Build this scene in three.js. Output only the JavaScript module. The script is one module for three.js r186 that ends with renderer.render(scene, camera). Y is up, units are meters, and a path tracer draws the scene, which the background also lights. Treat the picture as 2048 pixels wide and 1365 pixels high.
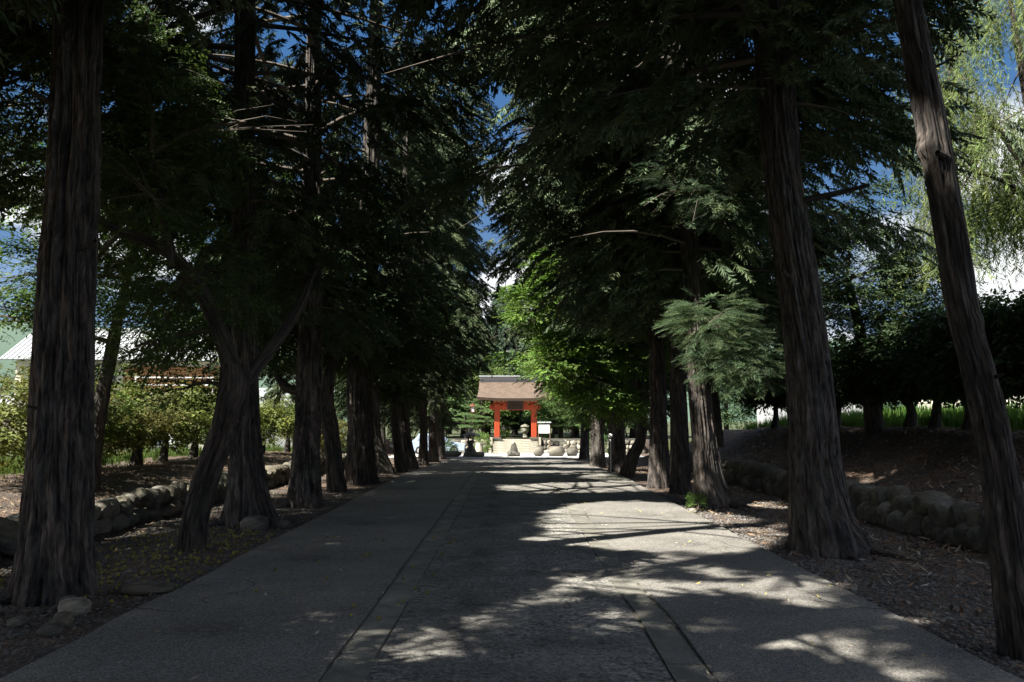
import * as THREE from 'three';
import { mergeGeometries } from 'three/addons/utils/BufferGeometryUtils.js';
import { RoundedBoxGeometry } from 'three/addons/geometries/RoundedBoxGeometry.js';

// ------------------------------------------------------------------ camera, sky, sun, exposure
const scene = new THREE.Scene();
const camera = new THREE.PerspectiveCamera(46.4, 1024 / 682, 0.1, 4000);
camera.position.set(0, 1.6, 0);
camera.lookAt(0, 1.6 + Math.tan(Math.atan(157.5 / 1593)) * 100, -100);
const EXPOSURE = 3.6;
const SUN = new THREE.Vector3(-0.57, 0.75, 0.36).normalize();
const sunLight = new THREE.DirectionalLight(new THREE.Color(1, 0.95, 0.86), 5);
sunLight.position.copy(SUN).multiplyScalar(90).add(new THREE.Vector3(0, 0, -30));
sunLight.target.position.set(0, 0, -30);
sunLight.castShadow = true;
sunLight.shadow.mapSize.set(4096, 4096);
Object.assign(sunLight.shadow.camera, { left: -60, right: 60, top: 60, bottom: -60, near: 1, far: 260 });
sunLight.shadow.bias = -0.0005;
scene.add(sunLight, sunLight.target);

// ------------------------------------------------------------------ random numbers and noise
function rng(seed) { let a = seed >>> 0; return () => { a = (a + 0x6D2B79F5) | 0; let t = Math.imul(a ^ (a >>> 15), 1 | a); t = (t + Math.imul(t ^ (t >>> 7), 61 | t)) ^ t; return ((t ^ (t >>> 14)) >>> 0) / 4294967296; }; }
function hash(x, y, z) { let h = Math.imul(x, 374761393) + Math.imul(y, 668265263) + Math.imul(z, 2147483647 ^ 0x5bd1e995); h = Math.imul(h ^ (h >>> 13), 1274126177); h = Math.imul(h ^ (h >>> 16), 0x85ebca6b); return ((h ^ (h >>> 15)) >>> 0) / 4294967296; }
const sm = t => t * t * (3 - 2 * t), mixn = (a, b, t) => a + (b - a) * t, clamp = (x, a, b) => Math.min(b, Math.max(a, x));
const step = (a, b, x) => sm(clamp((x - a) / (b - a), 0, 1));
function noise(x, y, z, px = 0, py = 0) {           // value noise; px, py: whole-number periods
  const X = Math.floor(x), Y = Math.floor(y), Z = Math.floor(z), u = sm(x - X), v = sm(y - Y), w = sm(z - Z);
  const wx = i => px ? ((i % px) + px) % px : i, wy = i => py ? ((i % py) + py) % py : i;
  const x0 = wx(X), x1 = wx(X + 1), y0 = wy(Y), y1 = wy(Y + 1);
  const l = z0 => mixn(mixn(hash(x0, y0, z0), hash(x1, y0, z0), u), mixn(hash(x0, y1, z0), hash(x1, y1, z0), u), v);
  return mixn(l(Z), l(Z + 1), w);
}
function fbm(x, y, z, n = 4) { let s = 0, a = 0.5, t = 0; for (let i = 0; i < n; i++) { s += a * noise(x, y, z + i * 17.3); t += a; a *= 0.5; x *= 2.03; y *= 2.03; z *= 2.03; } return s / t; }

// ------------------------------------------------------------------ sky: blue air with bright cumulus, the same all round
{
  const W = 1536, H = 768, d = new Float32Array(W * H * 4);
  for (let j = 0; j < H; j++) for (let i = 0; i < W; i++) {
    const el = (j + 0.5) / H * Math.PI - Math.PI / 2, az = ((i + 0.5) / W - 0.5) * 2 * Math.PI;
    const x = Math.cos(el) * Math.cos(az), y = Math.sin(el), z = Math.cos(el) * Math.sin(az);
    const e = Math.max(y, 0), hz = Math.pow(1 - e, 4);
    let r = mixn(0.012, 0.088, hz), g = mixn(0.046, 0.135, hz), b = mixn(0.118, 0.2, hz);
    const k = 3.4, ca = Math.cos(0.14), sa = Math.sin(0.14), X = x * ca + z * sa, Q = z * ca - x * sa, warp = fbm(X * 2 + 3, y * 4, Q * 2 + 9, 3) * 0.8;
    let c = fbm(X * k + warp + 1.7, y * k * 2.1 + warp, Q * k + 4.4, 6);
    const cov = step(0.525, 0.62, c + 0.08 * Math.pow(1 - e, 5));
    const sh = 0.75 + 0.5 * fbm(x * 9 + 5, y * 16, z * 9, 4);
    r = mixn(r, 0.35 * sh, cov); g = mixn(g, 0.355 * sh, cov); b = mixn(b, 0.365 * sh, cov);
    if (y < 0) { const q = step(0, -0.15, y); r = mixn(r, 0.06, q); g = mixn(g, 0.06, q); b = mixn(b, 0.05, q); }
    const o = (j * W + i) * 4; d[o] = r; d[o + 1] = g; d[o + 2] = b; d[o + 3] = 1;
  }
  const t = new THREE.DataTexture(d, W, H, THREE.RGBAFormat, THREE.FloatType);
  t.mapping = THREE.EquirectangularReflectionMapping; t.magFilter = THREE.LinearFilter; t.minFilter = THREE.LinearFilter;
  t.wrapS = THREE.RepeatWrapping; t.colorSpace = THREE.LinearSRGBColorSpace; t.needsUpdate = true;
  scene.background = t; scene.environment = t;
}

// ------------------------------------------------------------------ textures and materials
function tex(w, h, fn, repeat, srgb = true) {
  const d = new Uint8Array(w * h * 4);
  for (let j = 0; j < h; j++) for (let i = 0; i < w; i++) { const c = fn(i / w, j / h), o = (j * w + i) * 4; const v = Array.isArray(c) ? c : [c, c, c]; for (let k = 0; k < 3; k++) d[o + k] = clamp(v[k], 0, 1) * 255; d[o + 3] = 255; }
  const t = new THREE.DataTexture(d, w, h); t.wrapS = t.wrapT = THREE.RepeatWrapping; t.magFilter = THREE.LinearFilter; t.minFilter = THREE.LinearMipmapLinearFilter; t.generateMipmaps = true;
  if (srgb) t.colorSpace = THREE.SRGBColorSpace; if (repeat) t.repeat.set(repeat[0], repeat[1]); t.needsUpdate = true; return t;
}
const pn = (u, v, f, s, fy = f) => noise(u * f, v * fy, s, f, fy);
const pf = (u, v, f, s, n = 4, fy = f) => { let t = 0, a = 0.5, q = 0; for (let i = 0; i < n; i++) { t += a * pn(u, v, f << i, s + i * 7.1, fy << i); q += a; a *= 0.55; } return t / q; };
const M = {};
const std = (o) => new THREE.MeshStandardMaterial(Object.assign({ roughness: 0.95, metalness: 0 }, o));
const lin = (r, g, b) => new THREE.Color().setRGB(r, g, b);
const phys = (o) => new THREE.MeshPhysicalMaterial(Object.assign({ roughness: 0.9, metalness: 0 }, o));
{
  const fib = (u, v) => { const w = pf(u, v, 5, 3, 4, 4) * 0.16; const a = pf(u + w, v, 22, 1, 3, 5), b = pf(u + w, v, 60, 9, 3, 22), k = pf(u, v, 9, 27, 3, 7); return [a, b, k, clamp(0.55 * step(0.4, 0.56, a) + 0.5 * b + 0.25 * k - 0.15, 0, 1)]; };
  const barkH = tex(512, 1024, (u, v) => fib(u, v)[3], null, false);
  const barkC = tex(512, 1024, (u, v) => { const [a, b, k, h] = fib(u, v), c = pf(u, v, 4, 21, 4, 4), li = step(0.62, 0.7, pf(u, v, 7, 77, 4, 9)); const r = 0.2 + 0.21 * h + 0.22 * (b - 0.5) + 0.16 * (k - 0.5); const C = [r * mixn(0.93, 0.8, c), r * mixn(0.8, 0.78, c), r * mixn(0.71, 0.76, c)]; return [mixn(C[0], 0.29, li * 0.5), mixn(C[1], 0.3, li * 0.5), mixn(C[2], 0.27, li * 0.5)]; });
  M.bark = std({ map: barkC, bumpMap: barkH, bumpScale: 0.03 });
  M.bark2 = std({ map: barkC, bumpMap: barkH, bumpScale: 0.025, color: lin(0.78, 0.77, 0.74) });  // darker bark of other species; on the two dark cedars, shade painted in
  M.twig = std({ color: lin(0.085, 0.07, 0.055) });
  const crack = (u, v, s) => { const w = 0.1 * (pf(u, v, 8, s, 3) - 0.5), q = Math.abs(pf(u + w, v + w, 2, s + 2, 3) - 0.5); return (1 - step(0.0012, 0.0042, q)) * step(0.42, 0.55, pf(u, v, 3, s + 5, 2)); };
  const asC = tex(1024, 1024, (u, v) => { const a = pn(u, v, 300, 1), b = pn(u, v, 512, 2), c = pf(u, v, 6, 3, 4); const t = 0.415 + 0.13 * (c - 0.5) + 0.2 * (a - 0.5) + 0.18 * (b - 0.5) + (b > 0.92 ? 0.1 : 0) - 0.1 * step(0.55, 0.7, pf(u, v, 4, 88, 4)) * pn(u, v, 60, 89) - 0.2 * crack(u, v, 300); return [t * 1.0, t * 0.975, t * 0.925]; });
  const asB = tex(1024, 1024, (u, v) => 0.6 * pn(u, v, 300, 1) + 0.4 * pn(u, v, 170, 5), null, false);
  M.asphalt = std({ map: asC, bumpMap: asB, bumpScale: 0.004 });
  const coC = tex(1024, 1024, (u, v) => { const a = pn(u, v, 110, 11), b = pn(u, v, 260, 12), c = pf(u, v, 7, 13, 4), e = pn(u, v, 48, 15, 70); const wear = pf(u, v, 4, 17, 4), t = 0.42 + 0.24 * (c - 0.5) + mixn(0.1, 0.34, step(0.38, 0.62, wear)) * (a - 0.5) + 0.2 * (b - 0.5) + 0.14 * (wear - 0.5) - (e > 0.75 ? (e - 0.75) * 0.6 : 0) - 0.22 * crack(u, v, 320); return [t, t * 0.98, t * 0.93]; });
  const coB = tex(1024, 1024, (u, v) => 0.5 * pn(u, v, 110, 11) + 0.25 * pn(u, v, 260, 12) + 0.4 * pn(u, v, 48, 15, 70), null, false);
  M.aggregate = std({ map: coC, bumpMap: coB, bumpScale: 0.01 });
  const slC = tex(512, 512, (u, v) => { const a = pn(u, v, 200, 31), c = pf(u, v, 5, 33, 5), e = pf(u, v, 3, 35, 3); const t = 0.45 + 0.24 * (c - 0.5) + 0.14 * (a - 0.5); return [t * 1.0, t * (0.97 + 0.03 * e), t * (0.9 + 0.05 * e)]; });
  const slB = tex(512, 512, (u, v) => 0.6 * pf(u, v, 12, 37, 4) + 0.3 * pn(u, v, 200, 31), null, false);
  M.slabs = [0.82, 0.9, 1.0].map(k => std({ map: slC, bumpMap: slB, bumpScale: 0.008, color: lin(k, k, k * 0.97) }));
  const grC = tex(1024, 1024, (u, v) => { const a = pn(u, v, 190, 41), b = pf(u, v, 6, 43, 5), c = pn(u, v, 90, 45, 40), e = pn(u, v, 420, 47); const t = 0.27 + 0.18 * (b - 0.5) + 0.22 * (a - 0.5) + 0.1 * (e - 0.5) + (c > 0.75 ? 0.12 : 0); const w = pf(u, v, 9, 49, 3); return [t * mixn(1.0, 1.2, w), t * mixn(0.96, 0.9, w), t * mixn(0.9, 0.68, w)]; });
  const grB = tex(1024, 1024, (u, v) => 0.5 * pn(u, v, 190, 41) + 0.5 * pn(u, v, 90, 45, 40), null, false);
  M.ground = std({ map: grC, bumpMap: grB, bumpScale: 0.03, vertexColors: true });
  const plC = tex(512, 512, (u, v) => { const a = pn(u, v, 200, 51), b = pf(u, v, 6, 53, 4); const t = 0.72 + 0.12 * (b - 0.5) + 0.12 * (a - 0.5); return [t, t * 0.985, t * 0.95]; });
  M.plaza = std({ map: plC });
  const stC = tex(512, 512, (u, v) => { const a = pf(u, v, 7, 61, 5), b = pn(u, v, 160, 63), c = pf(u, v, 4, 65, 3); const t = 0.36 + 0.36 * (a - 0.5) + 0.14 * (b - 0.5); return [t, t * mixn(0.95, 1.0, c), t * mixn(0.85, 0.95, c)]; });
  const stB = tex(512, 512, (u, v) => pf(u, v, 16, 67, 4), null, false);
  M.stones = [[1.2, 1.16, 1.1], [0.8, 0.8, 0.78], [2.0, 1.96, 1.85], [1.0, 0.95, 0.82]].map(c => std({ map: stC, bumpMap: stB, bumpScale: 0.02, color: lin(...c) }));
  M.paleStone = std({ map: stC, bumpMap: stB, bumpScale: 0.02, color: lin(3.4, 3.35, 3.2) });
  const thC = tex(512, 512, (u, v) => { const a = pn(u, v, 128, 71, 40), b = pf(u, v, 5, 73, 4), c = pn(u, v, 40, 75, 64); const t = 0.47 + 0.2 * (b - 0.5) + 0.16 * (a - 0.5) + 0.1 * (c - 0.5); return [t * 0.72, t * 0.61, t * 0.52]; });
  M.thatch = std({ map: thC, bumpMap: thC, bumpScale: 0.02 });
  M.thatchEdge = std({ map: thC, color: lin(0.42, 0.36, 0.32) });
  const woC = tex(256, 512, (u, v) => { const a = pn(u, v, 60, 81, 4), b = pf(u, v, 4, 83, 3); const t = 0.34 + 0.14 * (a - 0.5) + 0.2 * (b - 0.5); return [t * 1.05, t * 0.84, t * 0.66]; });
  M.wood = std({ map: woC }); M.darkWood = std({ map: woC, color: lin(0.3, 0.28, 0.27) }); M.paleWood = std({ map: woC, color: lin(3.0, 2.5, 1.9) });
  const veC = tex(256, 256, (u, v) => { const a = pf(u, v, 8, 91, 4, 2), b = pf(u, v, 3, 93, 4); const t = 0.88 + 0.16 * (b - 0.5) + 0.12 * (a - 0.5); return [t * 0.66, t * 0.235, t * 0.05]; });
  M.vermilion = std({ map: veC, roughness: 0.6 });
  M.black = std({ color: lin(0.02, 0.02, 0.022), roughness: 0.5 });
  M.white = std({ color: lin(0.78, 0.78, 0.78), roughness: 0.6 });
  M.plaster = std({ color: lin(0.62, 0.59, 0.52) });
  M.tile = std({ color: lin(0.36, 0.37, 0.38), roughness: 0.55 });
  M.tileDark = std({ color: lin(0.045, 0.046, 0.05), roughness: 0.8 });
  M.glass = phys({ color: lin(0.16, 0.2, 0.26), roughness: 0.08, specularIntensity: 1 });
  M.curtain = std({ color: lin(0.6, 0.63, 0.68) });
  M.alu = std({ color: lin(0.5, 0.51, 0.52), roughness: 0.4, metalness: 0.6 });
  M.redBrown = std({ color: lin(0.14, 0.045, 0.028), roughness: 0.6 });
  M.carPaint = phys({ color: lin(0.36, 0.45, 0.6), roughness: 0.35, clearcoat: 1, clearcoatRoughness: 0.1 });
  M.rubber = std({ color: lin(0.02, 0.02, 0.02) });
  const leaf = (o) => phys(Object.assign({ side: THREE.DoubleSide, transmission: 0.35, thickness: 0, roughness: 0.75, specularIntensity: 0.4 }, o));
  M.needle = std({ color: lin(1, 1, 1), side: THREE.DoubleSide, roughness: 0.7 });
  M.leaf = leaf({ color: lin(1, 1, 1), transmission: 0.5, roughness: 0.7 });
  M.litter = std({ color: lin(1, 1, 1), side: THREE.DoubleSide });
  M.pebble = std({ color: lin(1, 1, 1) });
  M.hill = std({ color: lin(0.05, 0.085, 0.06) });
}

// ------------------------------------------------------------------ naming
const used = {};
function numbered(n) { const k = used[n] = (used[n] ?? -1) + 1; return k ? `${n}_${String(k).padStart(3, '0')}` : n; }
function thing(name, label, category, [x, y, z] = [0, 0, 0], turn = 0, group) { const o = new THREE.Group(); o.name = numbered(name); o.position.set(x, y, z); o.rotation.y = turn; o.userData = { label, category }; if (group) o.userData.group = group; scene.add(o); return o; }
function part(name, geo, mat, parent, kind) { const m = new THREE.Mesh(geo, mat); m.name = name; if (kind) m.userData.kind = kind; parent.add(m); return m; }
function solo(name, geo, mat, label, category, pos = [0, 0, 0], group) { const m = new THREE.Mesh(geo, mat); m.name = numbered(name); m.position.set(...pos); m.userData = { label, category }; if (group) m.userData.group = group; scene.add(m); return m; }
function structure(name, geo, mat) { const m = new THREE.Mesh(geo, mat); m.name = numbered(name); m.userData.kind = 'structure'; scene.add(m); return m; }
const V = (x, y, z) => new THREE.Vector3(x, y, z);
function box(w, h, d, x = 0, y = 0, z = 0, b = 0) { const g = b ? new RoundedBoxGeometry(w, h, d, 1, b) : new THREE.BoxGeometry(w, h, d); g.translate(x, y, z); return g; }
const join = (gs) => mergeGeometries(gs.map(g => { const q = g.index ? g.toNonIndexed() : g; for (const k of Object.keys(q.attributes)) if (!['position', 'normal', 'uv'].includes(k)) q.deleteAttribute(k); return q; }));

// ------------------------------------------------------------------ the lie of the land
const fall = z => { const d = -z; return d < 24 ? 0 : d < 58 ? -0.85 * (d - 24) / 34 : -0.85; };
function land(x, z) {
  const fade = 1 - step(-34, -42, z);
  let y = fall(z) - 0.03;
  const n = fbm(x * 0.7 + 50, z * 0.7, 3, 3) - 0.5, n2 = fbm(x * 2.3, z * 2.3, 8, 2) - 0.5;
  const road = step(3.1, 3.6, Math.abs(x));
  y += road * (0.05 * n2 + 0.04 * n) * 1;
  if (x < 0) y += fade * (0.27 * step(-5.95, -6.3, x) + 0.25 * step(-6.3, -9, x) - 0.35 * step(-10.5, -13, x) + 0.16 * n * step(-6.2, -8, x));
  else y += fade * (0.46 * step(5.85, 6.2, x) + 0.96 * step(6.2, 9.2, x) - 0.15 * step(10, 13, x) + 0.2 * n * step(6, 8, x));
  const court = step(-59.3, -59.7, z) * (1 - step(30, 60, Math.abs(x)));
  y += court * 1.0;
  return y;
}
{
  const xs = [], zs = [];
  for (let x = -14; x <= 14.01; x += 0.2) xs.push(x);
  for (let x = 15; x <= 60; x += 3) { xs.push(x); xs.unshift(-x); }
  for (const x of [90, 150, 300, 700, 1500]) { xs.push(x); xs.unshift(-x); }
  for (let z = -2; z >= -36; z -= 0.25) zs.push(z);
  for (let z = -36.5; z >= -58.9; z -= 0.8) zs.push(z);
  zs.push(-59.25, -59.35, -59.5, -59.65, -59.75);
  for (let z = -61; z >= -110; z -= 3) zs.push(z);
  for (const z of [-150, -300, -700, -1500]) zs.push(z);
  for (const z of [0, 4, 10, 20, 40, 100, 400]) zs.unshift(z);
  const pos = [], uv = [], col = [], idx = [];
  for (const z of zs) for (const x of xs) {
    pos.push(x, land(x, z), z); uv.push(x / 2.3, z / 2.3);
    const n = fbm(x * 0.5, z * 0.5, 30, 4), gr = (x < -11.5 || x > 10.6 || z < -62) ? 1 : 0, k = 0.75 + 0.5 * n;
    if (gr) col.push(0.55 * k, 0.95 * k, 0.4 * k); else col.push(k, k * 0.97, k * 0.95);
  }
  const nx = xs.length;
  for (let j = 0; j < zs.length - 1; j++) for (let i = 0; i < nx - 1; i++) { const a = j * nx + i; idx.push(a, a + 1, a + nx, a + 1, a + nx + 1, a + nx); }
  const g = new THREE.BufferGeometry(); g.setAttribute('position', new THREE.Float32BufferAttribute(pos, 3)); g.setAttribute('uv', new THREE.Float32BufferAttribute(uv, 2)); g.setAttribute('color', new THREE.Float32BufferAttribute(col, 3)); g.setIndex(idx); g.computeVertexNormals();
  structure('ground', g, M.ground);
}
// a strip of paving that follows the fall of the road, with edges of its own thickness
function strip(x0, x1, z0, z1, top, thick, wob = 0, tile = 2, nz = 0) {
  const n = nz || Math.max(2, Math.round(Math.abs(z1 - z0) / 0.4)), cx = wob ? 10 : 2, P = [], U = [], I = [];
  const row = (k) => { const z = mixn(z0, z1, k / n), out = []; const a = x0 + wob * (fbm(z * 0.9, 2, x0, 3) - 0.5), b = x1 + wob * (fbm(z * 0.9, 7, x1, 3) - 0.5); for (let i = 0; i <= cx; i++) out.push([mixn(a, b, i / cx), fall(z) + top, z]); return out; };
  for (let k = 0; k <= n; k++) { const r = row(k); const l = [r[0][0], r[0][1] - thick, r[0][2]], q = [r[cx][0], r[cx][1] - thick, r[cx][2]]; for (const p of [l, ...r, q]) { P.push(...p); U.push(p[0] / tile, p[2] / tile); } }
  const w = cx + 3;
  for (let k = 0; k < n; k++) for (let i = 0; i < w - 1; i++) { const a = k * w + i; I.push(a, a + 1, a + w, a + 1, a + w + 1, a + w); }
  const e0 = 0, e1 = n * w; for (let i = 1; i < w - 2; i++) { I.push(e0, e0 + i + 1, e0 + i); I.push(e1, e1 + i, e1 + i + 1); }
  I.push(e0, e0 + w - 1, e0 + w - 2); I.push(e1, e1 + w - 2, e1 + w - 1);
  let g = new THREE.BufferGeometry(); g.setAttribute('position', new THREE.Float32BufferAttribute(P, 3)); g.setAttribute('uv', new THREE.Float32BufferAttribute(U, 2)); g.setIndex(I); g = g.toNonIndexed(); g.computeVertexNormals(); return g;
}
// ------------------------------------------------------------------ the approach road: asphalt flanks, a worn concrete middle, two lines of edging slabs
{
  const road = new THREE.Group(); road.name = 'road'; road.userData.kind = 'structure'; scene.add(road);
  part('asphalt_lane', strip(-3.17, -1.19, 1, -46, 0.01, 0.1, 0.1, 3.1), M.asphalt, road);
  part('asphalt_lane', strip(1.262, 3.13, 1, -46, 0.01, 0.1, 0.1, 3.1), M.asphalt, road);
  part('mortar_bed', strip(-1.3, 1.4, 1, -46, -0.004, 0.08, 0, 2), M.stones[0], road);
  const r = rng(5), js = [1, -2.1, -5.12, -8.6, -12.9, -17.4, -22.6, -28, -34, -40, -46];
  for (let i = 0; i < js.length - 1; i++) part('concrete_panel', strip(-0.903, 0.99, js[i] - 0.008, js[i + 1] + 0.008, 0.006 + 0.006 * r(), 0.06, 0.025, 2.6), M.aggregate, road);
  for (const side of [-1, 1]) {
    let z = 1; while (z > -45.5) {
      const L = 0.45 + 0.7 * r(), w = 0.255 + 0.02 * r(); let a = side < 0 ? -1.172 : 0.998, b = a + w;
      const broken = side > 0 && r() < 0.45;
      if (!(side > 0 && r() < 0.12 && z < -14)) {
        const g = strip(a + 0.012 * r(), b - (broken ? 0.05 * r() : 0.01 * r()), z - 0.008, z - L + 0.008, 0.007 + 0.006 * r(), 0.05, broken ? 0.09 : 0.02, 0.9, 6);
        g.translate(0, 0, 0); part('edging_slab', g, M.slabs[Math.floor(r() * 3)], road);
      }
      z -= L;
    }
  }
  structure('plaza', strip(-7.5, 8, -46.0, -59.2, 0.012, 0.05, 0.5, 2), M.plaza);
}

// ------------------------------------------------------------------ where the sun gets through: gaps in the crowns, each kept open along the line from a sunlit spot towards the sun
const lit = [ // ground spots: x, z, half width, half length, openness
  [2.3, -12.8, 1.75, 3.3, 1.35], [1.9, -19.2, 2.1, 1.6, 1.2], [1.5, -25, 2.3, 1.1, 1.1], [1.1, -31, 2.5, 1.5, 0.95], [0.9, -37.5, 3.6, 3, 0.92], [1.8, -53.5, 6.3, 8, 1.3],
  [-1.2, -6.2, 0.5, 0.8, 0.76], [-0.55, -5.9, 0.7, 0.65, 0.74], [0.8, -6.5, 0.95, 1.3, 0.86], [2.3, -7.2, 1.7, 2.6, 0.93], [2.3, -4.6, 1.8, 1.0, 0.95], [4.1, -13, 0.9, 2.2, 0.86], [4.9, -9.6, 0.9, 0.7, 0.72], [0.3, -9.5, 1.2, 1.2, 0.55],
  [-8.3, -18, 1.8, 7, 0.8], [-8.8, -28, 2, 5, 0.75], [3.9, -21.5, 1.2, 2.2, 0.75], [-4.6, -6.4, 0.6, 0.4, 0.75]];
const spots = [ // things in the air: x, y, z, radius, openness
  [0.25, 3.8, -60, 4.4, 1.5], [0.25, 1.0, -59, 3.5, 1.4], [3.7, 3.1, -14.2, 1.1, 1.5], [1.0, 4.7, -20.5, 1.9, 1.5], [1.9, 3.0, -21.5, 1.7, 1.25], [0.5, 7.6, -14.5, 2.2, 1.15], [3.6, 0.9, -15.2, 0.6, 1.1],
  [3.12, 3.7, -5.7, 0.4, 1.2], [3.2, 5.7, -13.6, 1.1, 1.3], [-9, 1.9, -20, 6.5, 0.82], [12, 8, -18, 6, 1], [5, -0.3, -53, 6, 0.85], [14.5, 1.5, -21.5, 4.6, 1.2], [0, 5, -29, 2.4, 0.85], [2.7, 2.2, -29, 1.8, 0.8], [3.0, 1.05, -24.4, 0.7, 1.6],
  [0.8, 6.5, -18, 1.7, 0.92], [0.9, 9.5, -20, 2.3, 1.0], [1.3, 7, -26, 2.4, 0.95], [1.2, 10.5, -29, 2.6, 0.95], [-0.6, 9, -26, 1.8, 0.7], [2.4, 3.6, -33, 1.9, 1.0]];
function sunny(p, key = false) {                       // is this place on the way of one of those beams?
  if (p.y < land(p.x, p.z) + 2.7) return false;
  const s = p.y / SUN.y, gx = p.x - SUN.x * s, gz = p.z - SUN.z * s;
  let m = 0;
  for (const [x, z, a, b, o] of lit) { const q = Math.hypot((gx - x) / a, (gz - z) / b); if (q < 1.4) m = Math.max(m, o * (1 - step(0.75, 1.35, q))); }
  const n = m > 0 ? 0.62 * fbm(gx * 1.5 + 11, gz * 1.9 + 5, 2, 3) + 0.38 * noise(gx * 5.5, gz * 6.5, 4) : 1;
  if (m > (key ? 1 : 0) && n < 0.28 + 0.42 * m) return true;
  for (const [x, y, z, r, o] of spots) {
    if (key && o < 1.2) continue;
    const dx = p.x - x, dy = p.y - y, dz = p.z - z, t = dx * SUN.x + dy * SUN.y + dz * SUN.z; if (t < r * 0.9) continue;
    const q = Math.sqrt(Math.max(0, dx * dx + dy * dy + dz * dz - t * t)) / r;
    if (q < 1.2 && 0.65 * fbm(gx * 1.3 + 31, gz * 1.3, 6, 3) + 0.35 * noise(gx * 5, gz * 5, 9) < 0.28 + 0.42 * o * (1 - step(0.8, 1.2, q))) return true;
  }
  return false;
}
function open(p) {                        // air that the avenue keeps clear: the carriageway and a slot of sky over it
  const c = -0.35, d = -p.z, gap = d < 14 ? 0 : mixn(0.1, 0.34, step(16, 34, d)) * (0.35 + 1.2 * noise(p.y * 1.1, d * 0.5, p.x > c ? 3 : 8));
  if (d > 22 && Math.abs(p.x - c) < gap && p.y < 10) return true;
  if (Math.abs(p.x) < 3.2 && p.y < (d < 14 ? 5.0 : 3.2) && d < 48) return true;
  if (d < 48 && d > 24 && p.x > -2.1 && p.x < 1.6 && p.y < 4.4) return true;
  if (d < 9 && p.x > 0.5 * d && p.y < 9) return true;
  if (Math.hypot(p.x, p.y - 1.6, p.z) < 4.6) return true;
  return false;
}

// ------------------------------------------------------------------ leaf clusters, all along +z with unit length
function tris(list) { const g = new THREE.BufferGeometry(); g.setAttribute('position', new THREE.Float32BufferAttribute(list, 3)); g.computeVertexNormals(); g.setAttribute('uv', new THREE.Float32BufferAttribute(new Float32Array(list.length / 3 * 2), 2)); return g; }
function blade(out, p, dir, side, len, wid, bend = 0) { // a narrow folded leaf
  const up = V().crossVectors(side, dir).normalize(), e = p.clone().addScaledVector(dir, len).addScaledVector(up, -bend), m = p.clone().addScaledVector(dir, len * 0.45).addScaledVector(up, -bend * 0.3), a = m.clone().addScaledVector(side, wid / 2).addScaledVector(up, wid * 0.12), b = m.clone().addScaledVector(side, -wid / 2).addScaledVector(up, wid * 0.12);
  for (const q of [p, a, e, p, e, b]) out.push(q.x, q.y, q.z);
}
function stem(out, pts, w) { for (let i = 0; i < pts.length - 1; i++) { const a = pts[i], b = pts[i + 1]; for (const s of [V(w, 0, 0), V(0, w, 0)]) { const q = [a.clone().add(s), a.clone().sub(s), b]; for (const k of q) out.push(k.x, k.y, k.z); } } }
function cedarSpray(seed) {
  const r = rng(seed), o = [], P = t => V((r() - 0.5) * 0.02, -0.28 * t * t, t), pts = [];
  for (let i = 0; i <= 4; i++) pts.push(P(i / 4)); stem(o, pts, 0.012);
  for (let i = 0; i < 19; i++) { const t = 0.06 + 0.9 * i / 19, p = P(t); for (const s of [-1, 1]) { const d = V(s * (0.75 + 0.35 * r()), -0.25 - 0.5 * r(), 0.55 + 0.5 * r()).normalize(), side = V(r() - 0.5, r() - 0.5, r() - 0.5).cross(d).normalize(); blade(o, p, d, side, (0.36 - 0.22 * t) * (0.7 + 0.6 * r()), 0.05 + 0.025 * r(), 0.08); } }
  return tris(o);
}
function leafTwig(seed, n = 15, len = 0.2, wid = 0.12, flat = 0.35) {
  const r = rng(seed), o = [], P = t => V(0.06 * Math.sin(t * 5 + seed), -0.12 * t * t, t), pts = [];
  for (let i = 0; i <= 4; i++) pts.push(P(i / 4)); stem(o, pts, 0.01);
  for (let i = 0; i < n; i++) { const t = 0.1 + 0.9 * i / n, s = i % 2 ? 1 : -1, p = P(t), d = V(s * (0.5 + 0.8 * r()), (r() - 0.6) * flat * 1.6, 0.25 + 0.8 * r()).normalize(), up = V((r() - 0.5) * flat * 2.4, 1, (r() - 0.5) * flat * 2.4), side = V().crossVectors(d, up).normalize(), q = p.clone().addScaledVector(d, 0.05 + 0.2 * r()); blade(o, q, d, side, len * (0.7 + 0.6 * r()), wid * (0.75 + 0.5 * r()), 0.04); }
  return tris(o);
}
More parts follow.
